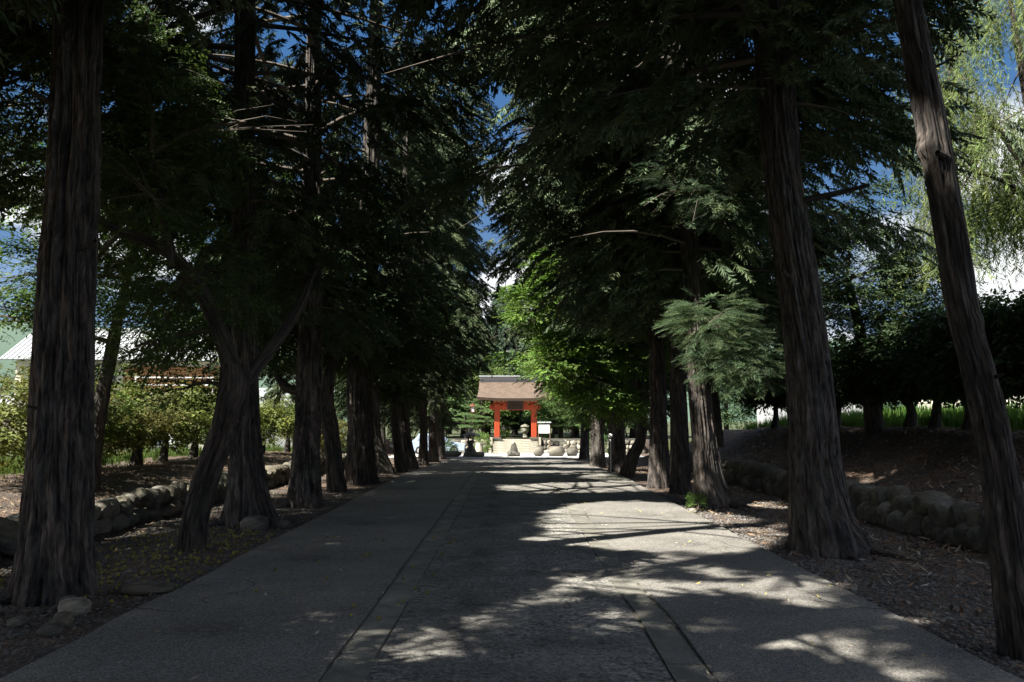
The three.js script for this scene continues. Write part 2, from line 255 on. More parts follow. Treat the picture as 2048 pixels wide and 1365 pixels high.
function fernSpray(seed) {
  const r = rng(seed), o = [], P = t => V(0.03 * Math.sin(t * 6 + seed), -0.22 * t * t, t), pts = []; for (let i = 0; i <= 4; i++) pts.push(P(i / 4)); stem(o, pts, 0.01);
  const needles = (p, d, L, n) => { for (let k = 0; k < n; k++) { const a = r() * 6.28, q = p.clone().addScaledVector(d, L * (k + 0.5) / n), u = V(Math.cos(a), Math.sin(a) * 0.6, 0), nd = d.clone().multiplyScalar(0.9).add(u.addScaledVector(d, -u.dot(d))).normalize(), side = V().crossVectors(nd, V(r() - 0.5, 1, r() - 0.5)).normalize(), e = q.clone().addScaledVector(nd, 0.075 + 0.03 * r()), A = q.clone().addScaledVector(side, 0.008), B = q.clone().addScaledVector(side, -0.008); for (const z of [A, e, B]) o.push(z.x, z.y, z.z); } };
  for (let i = 0; i < 6; i++) for (const s of [-1, 1]) { const t = 0.08 + 0.8 * (i + 0.5 * r()) / 6, p = P(t), d = V(s * (0.45 + 0.3 * r()), -0.25 * r() + 0.05, 0.8).normalize(), L = (0.42 - 0.22 * t) * (0.7 + 0.6 * r()); stem(o, [p, p.clone().addScaledVector(d, L)], 0.005); needles(p, d, L, 13); }
  needles(P(0.2), V(0, -0.2, 1).normalize(), 0.8, 22); return tris(o);
}
function willowStrand(seed) {
  const r = rng(seed), o = [], P = t => V(0.06 * Math.sin(t * 4 + seed), 0.04 * Math.sin(3 * t), t), pts = []; for (let i = 0; i <= 5; i++) pts.push(P(i / 5)); stem(o, pts, 0.005);
  for (let i = 0; i < 26; i++) { const t = 0.05 + 0.95 * i / 26, a = r() * 6.28, d = V(Math.cos(a) * 0.7, Math.sin(a) * 0.7, 0.5 + 0.7 * r()).normalize(), side = V(r() - 0.5, r() - 0.5, r() - 0.5).cross(d).normalize(); blade(o, P(t), d, side, 0.11 + 0.06 * r(), 0.02 + 0.008 * r(), 0.01); }
  return tris(o);
}
function pineTuft(seed) { const r = rng(seed), o = []; for (let i = 0; i < 46; i++) { const a = r() * 6.28, d = V(Math.cos(a) * (0.4 + r()), 0.5 + 0.9 * r(), Math.sin(a) * (0.4 + r())).normalize(), side = V(r() - 0.5, r() - 0.5, r() - 0.5).cross(d).normalize(); blade(o, V((r() - 0.5) * 0.6, -0.05 + 0.1 * r(), (r() - 0.5) * 0.6), d, side, 0.3 + 0.25 * r(), 0.035, 0.02); } return tris(o); }
function grassTuft(seed) { const r = rng(seed), o = []; for (let i = 0; i < 16; i++) { const a = r() * 6.28, d = V(Math.cos(a) * 0.35 * r(), 1, Math.sin(a) * 0.35 * r()).normalize(), side = V(Math.cos(a + 1.6), 0, Math.sin(a + 1.6)); blade(o, V((r() - 0.5) * 0.3, 0, (r() - 0.5) * 0.3), d, side, 0.5 + 0.6 * r(), 0.035, 0.12 * r()); } return tris(o); }
const G = { cedar: [1, 2, 3].map(cedarSpray), leaf: [4, 5].map(s => leafTwig(s)), small: [6, 7].map(s => leafTwig(s, 20, 0.15, 0.085, 0.5)), maple: [8, 9].map(s => leafTwig(s, 17, 0.2, 0.14, 0.26)), fern: [10, 11].map(fernSpray), willow: [12, 13].map(willowStrand), pine: [14].map(pineTuft), grass: [15, 16].map(grassTuft), bush: [17].map(s => leafTwig(s, 18, 0.26, 0.15, 0.7)) };
// instanced leaf clusters: list of [position, direction, scale, roll, colour]
const _m = new THREE.Matrix4(), _q = new THREE.Quaternion(), _q2 = new THREE.Quaternion(), Z = V(0, 0, 1);
function scatter(name, geo, mat, list, parent, base = V(0, 0, 0), flatUp = false) {
  const im = new THREE.InstancedMesh(geo, mat, list.length); im.name = name; im.userData.kind = 'stuff';
  list.forEach(([p, d, s, roll, c], i) => {
    if (flatUp) { const yaw = Math.atan2(d.x, d.z), pitch = -Math.asin(clamp(d.y, -1, 1)); _q.setFromEuler(new THREE.Euler(pitch, yaw, roll, 'YXZ')); }
    else { _q.setFromUnitVectors(Z, d); _q2.setFromAxisAngle(d, roll); _q.premultiply(_q2); }
    const sv = s.isVector3 ? s : V(s, s, s);
    _m.compose(p.clone().sub(base), _q, sv); im.setMatrixAt(i, _m); im.setColorAt(i, c);
  });
  im.instanceMatrix.needsUpdate = true; if (im.instanceColor) im.instanceColor.needsUpdate = true; parent.add(im); return im;
}
function crown(parent, base, kind, mat, list) { const gs = G[kind]; const b = gs.map(() => []); list.forEach((e, i) => b[i % gs.length].push(e)); b.forEach((l, i) => l.length && scatter('crown', gs[i], mat, l, parent, base, true)); }
const tint = (r, c, v = 0.35) => { const k = 1 - v / 2 + v * r(), y = (r() - 0.5) * 0.25; return lin(c[0] * k * (1 + y), c[1] * k, c[2] * k * (1 - y)); };

// ------------------------------------------------------------------ trunks and limbs
function trunkGeo(path, o = {}) {
  const { radial = 40, rows = 60, flare = 0.5, ridges = 5, amp = 0.02, seed = 1, knots = [], bottomDense = 2 } = o;
  const cv = new THREE.CatmullRomCurve3(path.map(p => V(p[0], p[1], p[2])), false, 'centripetal'), n = path.length - 1;
  const rad = t => { const f = clamp(t * n, 0, n - 1e-6), i = Math.floor(f); return mixn(path[i][3], path[i + 1][3], f - i); };
  const P = [], U = [], I = [], y0 = path[0][1]; const uRep = Math.max(1, Math.round(2 * Math.PI * path[Math.min(1, n)][3]));
  for (let j = 0; j <= rows; j++) {
    const t = Math.pow(j / rows, bottomDense), c = cv.getPoint(t), T = cv.getTangent(t), N = V(0, 0, 1).cross(T).negate().normalize(), B = V().crossVectors(T, N).normalize(), r0 = rad(t), h = c.y - y0;
    for (let i = 0; i <= radial; i++) {
      const th = Math.PI / 2 + (i === radial ? 0 : i) / radial * 2 * Math.PI, tw = th + 0.25 * (noise(h * 0.5, seed, 3) - 0.5) + h * 0.03, a = Math.cos(tw), b = Math.sin(tw);
      let r = r0 * (1 + 0.16 * (noise(a * 1.3 + 9, b * 1.3 + seed, h * 0.35) - 0.5));
      const fl = Math.exp(-Math.max(0, h) / 0.42); r *= 1 + flare * fl * (0.25 + 1.1 * Math.pow(noise(a * 2.2 + seed, b * 2.2, 4 + h * 0.4), 1.5));
      const wv = 0.9 * (fbm(a * 3 + 4, b * 3 + seed, h * 1.6, 2) - 0.5), e = noise(a * ridges * 0.62 + seed * 3 + wv, b * ridges * 0.62 + wv, h * 1.3 + 2), e2 = fbm(a * ridges * 1.7 + 40 + wv, b * ridges * 1.7, h * 2.4 + seed, 2), lobes = noise(a * 2.6, b * 2.6 + seed * 5, h * 0.22);
      r += amp * (1.5 * step(0.36, 0.5, e) - 1.1 + 0.7 * step(0.4, 0.55, e2) + 1.2 * (e2 - 0.5)) + amp * 2.2 * (lobes - 0.5);
      for (const [kh, ka, kr, kd] of knots) { const da = Math.atan2(Math.sin(th - ka), Math.cos(th - ka)) * r0; const q = (da * da + (h - kh) * (h - kh)) / (kr * kr); if (q < 4) r += kd * (Math.exp(-q * 1.5) - 0.9 * Math.exp(-q * 9)) * (0.7 + 0.6 * e2); }
      P.push(c.x + r * (N.x * Math.cos(th) + B.x * Math.sin(th)), c.y + r * (N.y * Math.cos(th) + B.y * Math.sin(th)) - (j === 0 ? 0.15 : 0), c.z + r * (N.z * Math.cos(th) + B.z * Math.sin(th)));
      U.push(i / radial * uRep, h / 2);
    }
  }
  const w = radial + 1; for (let j = 0; j < rows; j++) for (let i = 0; i < radial; i++) { const a = j * w + i; I.push(a, a + w, a + 1, a + 1, a + w, a + w + 1); }
  const g = new THREE.BufferGeometry(); g.setAttribute('position', new THREE.Float32BufferAttribute(P, 3)); g.setAttribute('uv', new THREE.Float32BufferAttribute(U, 2)); g.setIndex(I); g.computeVertexNormals(); return g;
}
function tube(pts, r0, r1, sides = 5) {
  const P = [], U = [], I = [], n = pts.length - 1;
  pts.forEach((p, j) => { const T = (j < n ? pts[j + 1].clone().sub(p) : p.clone().sub(pts[j - 1])).normalize(), N = V().crossVectors(Math.abs(T.y) > 0.9 ? V(1, 0, 0) : V(0, 1, 0), T).normalize(), B = V().crossVectors(T, N), r = mixn(r0, r1, Math.pow(j / n, 0.8)); for (let i = 0; i <= sides; i++) { const a = i / sides * 6.2832; P.push(p.x + r * (N.x * Math.cos(a) + B.x * Math.sin(a)), p.y + r * (N.y * Math.cos(a) + B.y * Math.sin(a)), p.z + r * (N.z * Math.cos(a) + B.z * Math.sin(a))); U.push(i / sides, j * 0.3); } });
  const w = sides + 1; for (let j = 0; j < n; j++) for (let i = 0; i < sides; i++) { const a = j * w + i; I.push(a, a + 1, a + w, a + 1, a + w + 1, a + w); }
  const g = new THREE.BufferGeometry(); g.setAttribute('position', new THREE.Float32BufferAttribute(P, 3)); g.setAttribute('uv', new THREE.Float32BufferAttribute(U, 2)); g.setIndex(I); g.computeVertexNormals(); return g;
}
const moved = (g, b) => { g.translate(-b.x, -b.y, -b.z); return g; };
function inView(p) { return p.z < -1 && p.y < 1.6 + 0.62 * -p.z && Math.abs(p.x) < 0.75 * -p.z; }

// a tall conifer of the avenue: fluted trunk, drooping boughs, crown of sprays
function conifer(name, label, path, o = {}) {
  const { H = 21, from = 4, reach = 4.2, boughs: boughs0 = 80, kind = 'cedar', colour = [0.032, 0.058, 0.03], size = 0.5, seed = 1, group, bark = M.bark, dens = 1, side = null, trunk = {} } = o;
  const b0 = V(path[0][0], path[0][1], path[0][2]), t = thing(name, label, 'tree', [b0.x, b0.y, b0.z], 0, group), r = rng(seed * 977 + 13), last = path[path.length - 1];
  const prev = path[path.length - 2], k = (H - last[1]) / Math.max(0.5, last[1] - prev[1]) * 0.35, full = [...path, [last[0] + (last[0] - prev[0]) * k, b0.y + H, last[2] + (last[2] - prev[2]) * k, 0.03]];
  part('trunk', moved(trunkGeo(full, { seed, ...trunk }), b0), bark, t);
  const cv = new THREE.CatmullRomCurve3(full.map(p => V(p[0], p[1], p[2])), false, 'centripetal'), at = h => { let a = 0, b = 1; for (let i = 0; i < 20; i++) { const m = (a + b) / 2; if (cv.getPoint(m).y - b0.y < h) a = m; else b = m; } return cv.getPoint(a); };
  const list = [], limbs = [], boughs = Math.round(boughs0 * 1.3);
  for (let i = 0; i < boughs; i++) {
    const q = (i + r()) / boughs, h = mixn(from, H - 0.6, Math.pow(q, 0.9)), phi = i * 2.39996 + r() * 0.9, u = (h - from) / (H - from);
    let L = reach * (0.36 + 0.64 * Math.min(1, u * 4.5)) * Math.pow(1 - u, 0.55) * (0.7 + 0.5 * r()) + 0.3;
    const out = V(Math.cos(phi), 0, Math.sin(phi)); if (side) L *= 1 + side[2] * (out.x * side[0] + out.z * side[1]); if (L < 0.4) continue;
    const s = at(h), droop = 0.12 + 0.25 * r(), rise = 0.25 * (r() - 0.2);
    const P = v => V(s.x + out.x * L * v, s.y + L * (rise * v - droop * v * v), s.z + out.z * L * v);
    const tip = P(1); if (open(tip) && open(P(0.6))) continue;
    const pts = [0, 0.25, 0.5, 0.75, 1].map(P); const had = list.length;
    const seen = inView(P(0.5)), sc = seen ? 1 : 1.5, n = Math.round(L * (seen ? 27 : 38) * dens / (size / 0.5));
    for (let m = 0; m < n; m++) {
      const v = 0.14 + 0.9 * Math.pow(r(), 0.8), wdt = (0.2 + 0.55 * (1 - Math.abs(v - 0.55) * 1.3)) * Math.min(1, L / 3), off = (r() - 0.5) * 2 * wdt, p = P(v); p.y += (r() - 0.5) * 0.5; p.x += -out.z * off; p.z += out.x * off; p.y += -Math.abs(off) * 0.3 - r() * 0.35 + 0.1;
      if (open(p) || sunny(p)) continue;
      let d = V(out.x * (0.5 + r()) - out.z * off * 1.6 + (r() - 0.5) * 0.5, -0.15 - 0.75 * r(), out.z * (0.5 + r()) + out.x * off * 1.6 + (r() - 0.5) * 0.5).normalize();
      const len = size * sc * (0.65 + 0.7 * r()); if (sunny(p.clone().addScaledVector(d, len * 0.8), true)) continue;
      list.push([p, d, len, (r() - 0.5) * 1.2, tint(r, colour, 0.6)]);
    }
    if (list.length - had > n * 0.35) limbs.push(tube(pts, 0.018 + 0.009 * L, 0.006, 5));
  }
  if (limbs.length) part('boughs', moved(join(limbs), b0), M.twig, t, 'stuff');
  crown(t, b0, kind, M.needle, list); return t;
}
// a broadleaf tree: trunk, limbs that fork to leaf masses given as ellipsoids
function broadleaf(name, label, path, masses, o = {}) {
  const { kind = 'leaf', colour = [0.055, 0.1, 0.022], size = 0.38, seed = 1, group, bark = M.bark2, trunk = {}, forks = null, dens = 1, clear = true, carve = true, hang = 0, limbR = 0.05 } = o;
  const b0 = V(path[0][0], path[0][1], path[0][2]), t = thing(name, label, 'tree', [b0.x, b0.y, b0.z], 0, group), r = rng(seed * 613 + 7);
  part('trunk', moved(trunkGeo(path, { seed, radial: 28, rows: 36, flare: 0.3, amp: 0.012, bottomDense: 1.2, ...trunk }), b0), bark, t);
  const nodes = path.slice(Math.max(1, path.length - 3)).map(p => V(p[0], p[1], p[2]));
  for (const f of forks || []) { part('limb', moved(trunkGeo(f, { seed: seed + 3, radial: 16, rows: 26, flare: 0, amp: 0.008, bottomDense: 1 }), b0), bark, t); f.slice(1).forEach(p => nodes.push(V(p[0], p[1], p[2]))); }
  const list = [], limbs = [];
  for (const [cx, cy, cz, rx, ry, rz, n] of masses) {
    const c = V(cx, cy, cz); let a = nodes[0]; for (const q of nodes) if (q.distanceTo(c) < a.distanceTo(c)) a = q;
    const mid = a.clone().lerp(c, 0.5).add(V((r() - 0.5) * 0.3, 0.15 * a.distanceTo(c) * r(), (r() - 0.5) * 0.3)); const main = new THREE.CatmullRomCurve3([a, mid, c]).getPoints(5), had = list.length, wood = [];
    wood.push(tube(main, limbR * (0.5 + 0.25 * a.distanceTo(c)), limbR * 0.3, 6));
    const tips = []; for (let i = 0; i < 12; i++) { const q = V((r() - 0.5) * 2, (r() - 0.5) * 2, (r() - 0.5) * 2); if (q.length() > 1) q.normalize(); const e = V(cx + q.x * rx, cy + q.y * ry, cz + q.z * rz), s = main[2 + Math.floor(r() * 4)]; const mm = s.clone().lerp(e, 0.55).add(V(0, 0.12 * r(), 0)); wood.push(tube([s, mm, e], limbR * 0.28, 0.004, 4)); tips.push([s, mm, e]); }
    for (let i = 0; i < n * dens * 3.4; i++) {
      let p; if (r() < 0.45) { const [s, mm, e] = tips[Math.floor(r() * tips.length)]; const v = r(); p = s.clone().lerp(e, 0.3 + 0.75 * v); p.y += (r() - 0.5) * 0.25; p.x += (r() - 0.5) * 0.5; p.z += (r() - 0.5) * 0.5; }
      else { const q = V(r() - 0.5, r() - 0.5, r() - 0.5).normalize().multiplyScalar(Math.pow(r(), 0.45)); p = V(cx + q.x * rx, cy + q.y * ry, cz + q.z * rz); }
      if (clear && open(p)) continue; if (p.y < land(p.x, p.z) + 0.25 || (carve && sunny(p))) continue;
      const d = p.clone().sub(c).normalize(); d.y = hang ? -hang : d.y * 0.3 - 0.1; d.x += (r() - 0.5) * 0.9; d.z += (r() - 0.5) * 0.9; d.normalize();
      list.push([p, d, size * (0.65 + 0.7 * r()), (r() - 0.5) * 1.1, tint(r, colour, 0.7)]);
    }
    if (list.length - had > n * dens * 3.4 * 0.4) limbs.push(...wood);
  }
  if (limbs.length) part('twigs', moved(join(limbs), b0), M.twig, t, 'stuff');
  crown(t, b0, kind, M.leaf, list); return t;
}
// ------------------------------------------------------------------ the avenue
const near = { radial: 220, rows: 170, ridges: 9, amp: 0.02, flare: 0.28 }, mid = { radial: 120, rows: 110, ridges: 7, amp: 0.02, flare: 0.4 }, far = { radial: 56, rows: 60, ridges: 5, amp: 0.016, flare: 0.4 };
const LC = [0.044, 0.068, 0.022], RC = [0.07, 0.104, 0.042];  // left foliage darkened, right lightened: shade and sun put into the crown colour
const rowL = 'conifers along the left of the road', rowR = 'conifers along the right of the road', outL = [-1, 0, 0.25], outR = [1, 0, 0.1];
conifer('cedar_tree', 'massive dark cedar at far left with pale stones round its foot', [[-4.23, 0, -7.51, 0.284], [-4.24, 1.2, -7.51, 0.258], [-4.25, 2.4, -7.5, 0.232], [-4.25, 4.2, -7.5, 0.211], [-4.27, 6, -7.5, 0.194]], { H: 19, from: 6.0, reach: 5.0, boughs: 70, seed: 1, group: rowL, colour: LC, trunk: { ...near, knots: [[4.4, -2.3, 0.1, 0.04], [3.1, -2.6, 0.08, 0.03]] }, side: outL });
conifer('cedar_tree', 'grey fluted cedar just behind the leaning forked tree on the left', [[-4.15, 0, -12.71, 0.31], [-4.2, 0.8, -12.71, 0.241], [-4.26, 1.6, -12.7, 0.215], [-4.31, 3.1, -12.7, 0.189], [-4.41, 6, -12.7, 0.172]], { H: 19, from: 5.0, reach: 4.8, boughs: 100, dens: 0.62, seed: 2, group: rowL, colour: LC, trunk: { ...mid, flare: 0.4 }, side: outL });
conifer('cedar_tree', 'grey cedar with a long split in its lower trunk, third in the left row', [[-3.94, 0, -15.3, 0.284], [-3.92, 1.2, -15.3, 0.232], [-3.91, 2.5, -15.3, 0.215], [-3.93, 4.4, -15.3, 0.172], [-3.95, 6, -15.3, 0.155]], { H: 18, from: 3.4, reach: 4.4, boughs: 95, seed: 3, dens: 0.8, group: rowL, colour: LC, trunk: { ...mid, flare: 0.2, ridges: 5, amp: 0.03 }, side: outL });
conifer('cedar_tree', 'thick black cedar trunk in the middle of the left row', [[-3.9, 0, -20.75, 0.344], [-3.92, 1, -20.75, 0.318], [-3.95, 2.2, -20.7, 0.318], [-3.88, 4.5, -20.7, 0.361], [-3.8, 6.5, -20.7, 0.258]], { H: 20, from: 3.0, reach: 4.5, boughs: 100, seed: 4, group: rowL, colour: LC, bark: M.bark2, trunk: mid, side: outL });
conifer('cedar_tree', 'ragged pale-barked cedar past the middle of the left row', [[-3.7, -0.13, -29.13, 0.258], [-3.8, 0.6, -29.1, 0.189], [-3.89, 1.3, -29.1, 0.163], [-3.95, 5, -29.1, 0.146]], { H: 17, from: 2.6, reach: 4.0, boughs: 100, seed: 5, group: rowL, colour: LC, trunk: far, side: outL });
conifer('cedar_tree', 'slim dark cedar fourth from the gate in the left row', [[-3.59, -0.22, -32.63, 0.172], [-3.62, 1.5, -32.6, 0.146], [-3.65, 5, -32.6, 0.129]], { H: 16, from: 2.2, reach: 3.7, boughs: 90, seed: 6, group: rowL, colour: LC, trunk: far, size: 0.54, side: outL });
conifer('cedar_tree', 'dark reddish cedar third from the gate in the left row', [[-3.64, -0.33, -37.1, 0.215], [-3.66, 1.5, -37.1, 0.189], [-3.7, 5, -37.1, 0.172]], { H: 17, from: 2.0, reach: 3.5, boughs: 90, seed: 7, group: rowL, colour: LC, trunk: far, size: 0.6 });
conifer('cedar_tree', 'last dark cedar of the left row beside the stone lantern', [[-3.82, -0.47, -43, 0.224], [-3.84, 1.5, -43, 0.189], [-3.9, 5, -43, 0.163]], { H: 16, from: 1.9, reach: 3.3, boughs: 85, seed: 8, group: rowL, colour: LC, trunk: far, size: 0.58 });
conifer('cedar_tree', 'slender leaning cedar at the right edge with a burr half way up', [[3.57, 0, -5.75, 0.116], [3.52, 0.8, -5.75, 0.11], [3.45, 1.53, -5.75, 0.107], [3.28, 2.47, -5.75, 0.103], [3.15, 3.6, -5.75, 0.097], [3.0, 4.77, -5.75, 0.086], [2.9, 6, -5.75, 0.077]], { H: 14, from: 7.8, reach: 2.6, boughs: 30, seed: 11, group: rowR, colour: RC, trunk: { ...near, radial: 150, ridges: 6, amp: 0.011, flare: 0.2, bottomDense: 1.1, knots: [[3.62, -2.7, 0.07, 0.075], [3.45, -2.2, 0.06, 0.06], [3.0, -1.5, 0.05, 0.03], [1.9, -1.7, 0.05, 0.025], [2.3, -1.2, 0.04, 0.02], [4.3, -2.0, 0.05, 0.03]] } });
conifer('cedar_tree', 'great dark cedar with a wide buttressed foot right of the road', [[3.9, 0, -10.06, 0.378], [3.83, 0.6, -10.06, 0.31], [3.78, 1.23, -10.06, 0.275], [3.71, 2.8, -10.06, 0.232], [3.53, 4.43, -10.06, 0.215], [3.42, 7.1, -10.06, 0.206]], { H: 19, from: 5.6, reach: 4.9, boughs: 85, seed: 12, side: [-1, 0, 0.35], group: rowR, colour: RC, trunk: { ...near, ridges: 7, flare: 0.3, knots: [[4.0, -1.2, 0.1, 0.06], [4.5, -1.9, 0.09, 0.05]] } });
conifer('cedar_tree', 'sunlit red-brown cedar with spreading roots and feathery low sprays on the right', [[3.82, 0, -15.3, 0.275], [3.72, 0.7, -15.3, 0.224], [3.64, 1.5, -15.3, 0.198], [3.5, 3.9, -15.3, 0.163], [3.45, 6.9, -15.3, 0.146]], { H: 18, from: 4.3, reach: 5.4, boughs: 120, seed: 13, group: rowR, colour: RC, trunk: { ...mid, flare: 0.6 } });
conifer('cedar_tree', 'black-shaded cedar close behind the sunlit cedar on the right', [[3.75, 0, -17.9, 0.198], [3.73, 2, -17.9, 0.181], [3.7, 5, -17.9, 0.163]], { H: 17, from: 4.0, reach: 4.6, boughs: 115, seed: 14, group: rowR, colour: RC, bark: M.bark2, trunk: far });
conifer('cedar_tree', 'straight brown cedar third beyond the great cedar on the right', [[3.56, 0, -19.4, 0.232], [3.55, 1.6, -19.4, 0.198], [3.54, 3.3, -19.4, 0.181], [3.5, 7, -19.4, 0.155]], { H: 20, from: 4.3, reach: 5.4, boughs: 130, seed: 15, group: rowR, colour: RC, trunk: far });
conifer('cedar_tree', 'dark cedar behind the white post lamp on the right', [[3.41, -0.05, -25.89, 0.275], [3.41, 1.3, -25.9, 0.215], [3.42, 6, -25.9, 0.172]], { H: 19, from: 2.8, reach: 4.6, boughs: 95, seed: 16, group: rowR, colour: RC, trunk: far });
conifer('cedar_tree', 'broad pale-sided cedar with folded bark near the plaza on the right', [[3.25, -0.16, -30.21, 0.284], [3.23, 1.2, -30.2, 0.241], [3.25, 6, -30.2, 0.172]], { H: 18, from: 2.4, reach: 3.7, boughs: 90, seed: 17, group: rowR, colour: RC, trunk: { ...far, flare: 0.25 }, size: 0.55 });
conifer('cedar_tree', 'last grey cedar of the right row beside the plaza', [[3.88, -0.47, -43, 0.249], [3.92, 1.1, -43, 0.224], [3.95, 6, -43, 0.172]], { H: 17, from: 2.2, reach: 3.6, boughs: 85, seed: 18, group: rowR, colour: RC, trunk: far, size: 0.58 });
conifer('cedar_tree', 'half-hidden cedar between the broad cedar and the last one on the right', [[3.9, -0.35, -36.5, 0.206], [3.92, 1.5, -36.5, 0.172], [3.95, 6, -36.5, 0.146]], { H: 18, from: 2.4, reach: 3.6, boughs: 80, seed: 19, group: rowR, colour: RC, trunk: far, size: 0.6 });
// the avenue goes on behind the camera: these cast the shade in the foreground
const behind = 'cedars of the avenue behind the viewer';
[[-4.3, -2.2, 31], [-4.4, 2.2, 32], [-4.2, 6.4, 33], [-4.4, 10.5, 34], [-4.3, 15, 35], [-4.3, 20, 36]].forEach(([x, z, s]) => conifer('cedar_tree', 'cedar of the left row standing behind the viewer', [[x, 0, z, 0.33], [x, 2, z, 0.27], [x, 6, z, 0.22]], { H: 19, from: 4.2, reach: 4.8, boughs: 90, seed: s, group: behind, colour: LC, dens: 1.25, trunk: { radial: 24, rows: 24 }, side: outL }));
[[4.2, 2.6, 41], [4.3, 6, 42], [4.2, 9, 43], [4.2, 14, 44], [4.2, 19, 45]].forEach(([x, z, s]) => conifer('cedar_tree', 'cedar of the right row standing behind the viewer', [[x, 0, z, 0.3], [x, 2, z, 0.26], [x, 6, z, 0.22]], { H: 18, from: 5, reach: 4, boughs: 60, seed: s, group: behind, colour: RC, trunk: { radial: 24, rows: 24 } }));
// feathery low sprays on the sunlit cedar and above it
// they are parts of that cedar
function hang(t, name) { const tree = scene.getObjectByName(name); for (const m of [...t.children]) { m.position.add(t.position).sub(tree.position); if (m.name === 'trunk') m.name = 'bough'; tree.add(m); } scene.remove(t); }
hang(broadleaf('cedar_bough', 'bright feathery conifer bough hanging from the sunlit cedar on the right', [[3.55, 3.2, -15.1, 0.05], [3.6, 3.35, -14.8, 0.04], [3.75, 3.3, -14.4, 0.03]], [[3.55, 3.35, -14.2, 0.7, 0.55, 0.5, 120], [3.9, 2.75, -14.2, 0.55, 0.55, 0.5, 90], [4.4, 2.6, -14.3, 0.5, 0.45, 0.5, 60]], { kind: 'fern', colour: [0.105, 0.165, 0.07], size: 0.34, dens: 1.1, seed: 51, carve: false, trunk: { flare: 0, radial: 10, rows: 8 }, limbR: 0.03 }), 'cedar_tree_010');
hang(broadleaf('cedar_bough', 'grey-green conifer bough high between two cedars right of the road', [[3.45, 5.6, -15.1, 0.05], [3.4, 5.75, -14.6, 0.04], [3.3, 5.8, -14.2, 0.03]], [[3.0, 5.7, -13.8, 0.9, 0.6, 0.8, 150], [3.6, 5.3, -13.4, 0.7, 0.5, 0.6, 90]], { kind: 'fern', colour: [0.085, 0.14, 0.07], size: 0.34, seed: 52, trunk: { flare: 0, radial: 10, rows: 8 }, limbR: 0.03 }), 'cedar_tree_010');
// broadleaf trees among the conifers
broadleaf('forked_tree', 'dark leaning forked broadleaf tree in front of the second left cedar', [[-4.04, 0, -10.25, 0.15], [-3.99, 0.45, -10.25, 0.14], [-3.85, 0.95, -10.2, 0.14], [-3.64, 1.5, -10.15, 0.15], [-3.53, 1.95, -10.1, 0.18], [-3.52, 2.3, -10.1, 0.15]], [
  [-4.7, 4.5, -9.8, 1.0, 0.9, 0.9, 170], [-4.2, 3.2, -10.2, 0.9, 0.5, 0.9, 130], [-4.9, 2.55, -10.3, 0.75, 0.42, 0.8, 120], [-5.6, 3.4, -10.3, 0.8, 0.8, 0.8, 130], [-2.7, 4.9, -11, 0.8, 0.8, 0.9, 150], [-3.6, 5.6, -10.4, 1.4, 0.8, 1.2, 260], [-3.0, 3.6, -10.6, 0.5, 0.5, 0.6, 70], [-5.0, 6.2, -10, 1.3, 0.9, 1.2, 240], [-5.9, 5.0, -10.6, 1.0, 0.9, 1, 150], [-4.3, 2.0, -10.4, 0.45, 0.3, 0.45, 45]],
  { seed: 61, size: 0.3, kind: 'small', dens: 0.55, colour: [0.075, 0.125, 0.026], trunk: { radial: 90, rows: 70, amp: 0.018, ridges: 4, flare: 0.15 }, forks: [[[-3.52, 2.1, -10.1, 0.13], [-3.75, 2.75, -10.1, 0.1], [-4.1, 3.45, -10, 0.085], [-4.5, 3.8, -9.9, 0.07], [-4.9, 3.95, -9.8, 0.055], [-5.5, 4.3, -9.7, 0.03]], [[-3.48, 2.0, -10.1, 0.1], [-3.15, 2.55, -10.4, 0.075], [-2.85, 3.25, -10.8, 0.06], [-2.8, 3.5, -10.9, 0.035], [-2.7, 3.75, -11, 0.01]], [[-4.3, 3.65, -9.9, 0.06], [-4.45, 4.2, -9.9, 0.045], [-4.6, 5.0, -9.9, 0.025]]] });
broadleaf('broadleaf_tree', 'black crooked tree reaching left in front of the thick left cedar', [[-4.04, 0, -18.54, 0.2], [-4.1, 0.7, -18.5, 0.19], [-4.2, 1.45, -18.5, 0.19], [-4.3, 2.0, -18.5, 0.16], [-4.2, 3.2, -18.5, 0.1]], [[-5.4, 3.4, -18, 1.1, 0.7, 1.1, 170], [-4.3, 4.6, -18.6, 1.3, 0.9, 1.2, 230], [-3.2, 4.2, -19, 0.8, 0.7, 0.9, 120], [-6, 4.6, -18, 1.2, 0.8, 1.2, 170], [-4.6, 6.3, -18.4, 1.8, 1.2, 1.6, 280]], { seed: 62, size: 0.34, colour: [0.05, 0.095, 0.022], trunk: { radial: 40, rows: 30, amp: 0.012 }, forks: [[[-4.25, 1.8, -18.5, 0.14], [-4.7, 2.2, -18.4, 0.12], [-5.2, 2.35, -18.3, 0.09], [-5.6, 3.0, -18.2, 0.05]]] });
broadleaf('broadleaf_tree', 'dark tree with a swollen leaning foot behind the thick left cedar', [[-3.95, -0.03, -25.09, 0.26], [-4.1, 0.45, -25.1, 0.21], [-4.25, 1.0, -25.1, 0.17], [-4.3, 2.4, -25.1, 0.12], [-4.2, 3.6, -25.1, 0.07]], [[-4.4, 3.6, -25, 1.3, 0.8, 1.2, 190], [-3.3, 3.2, -25.4, 0.8, 0.6, 0.8, 90], [-4.6, 5.3, -25, 1.7, 1.1, 1.6, 230], [-5.6, 3.6, -25, 1, 0.8, 1, 110]], { seed: 63, size: 0.38, colour: [0.06, 0.11, 0.022] });
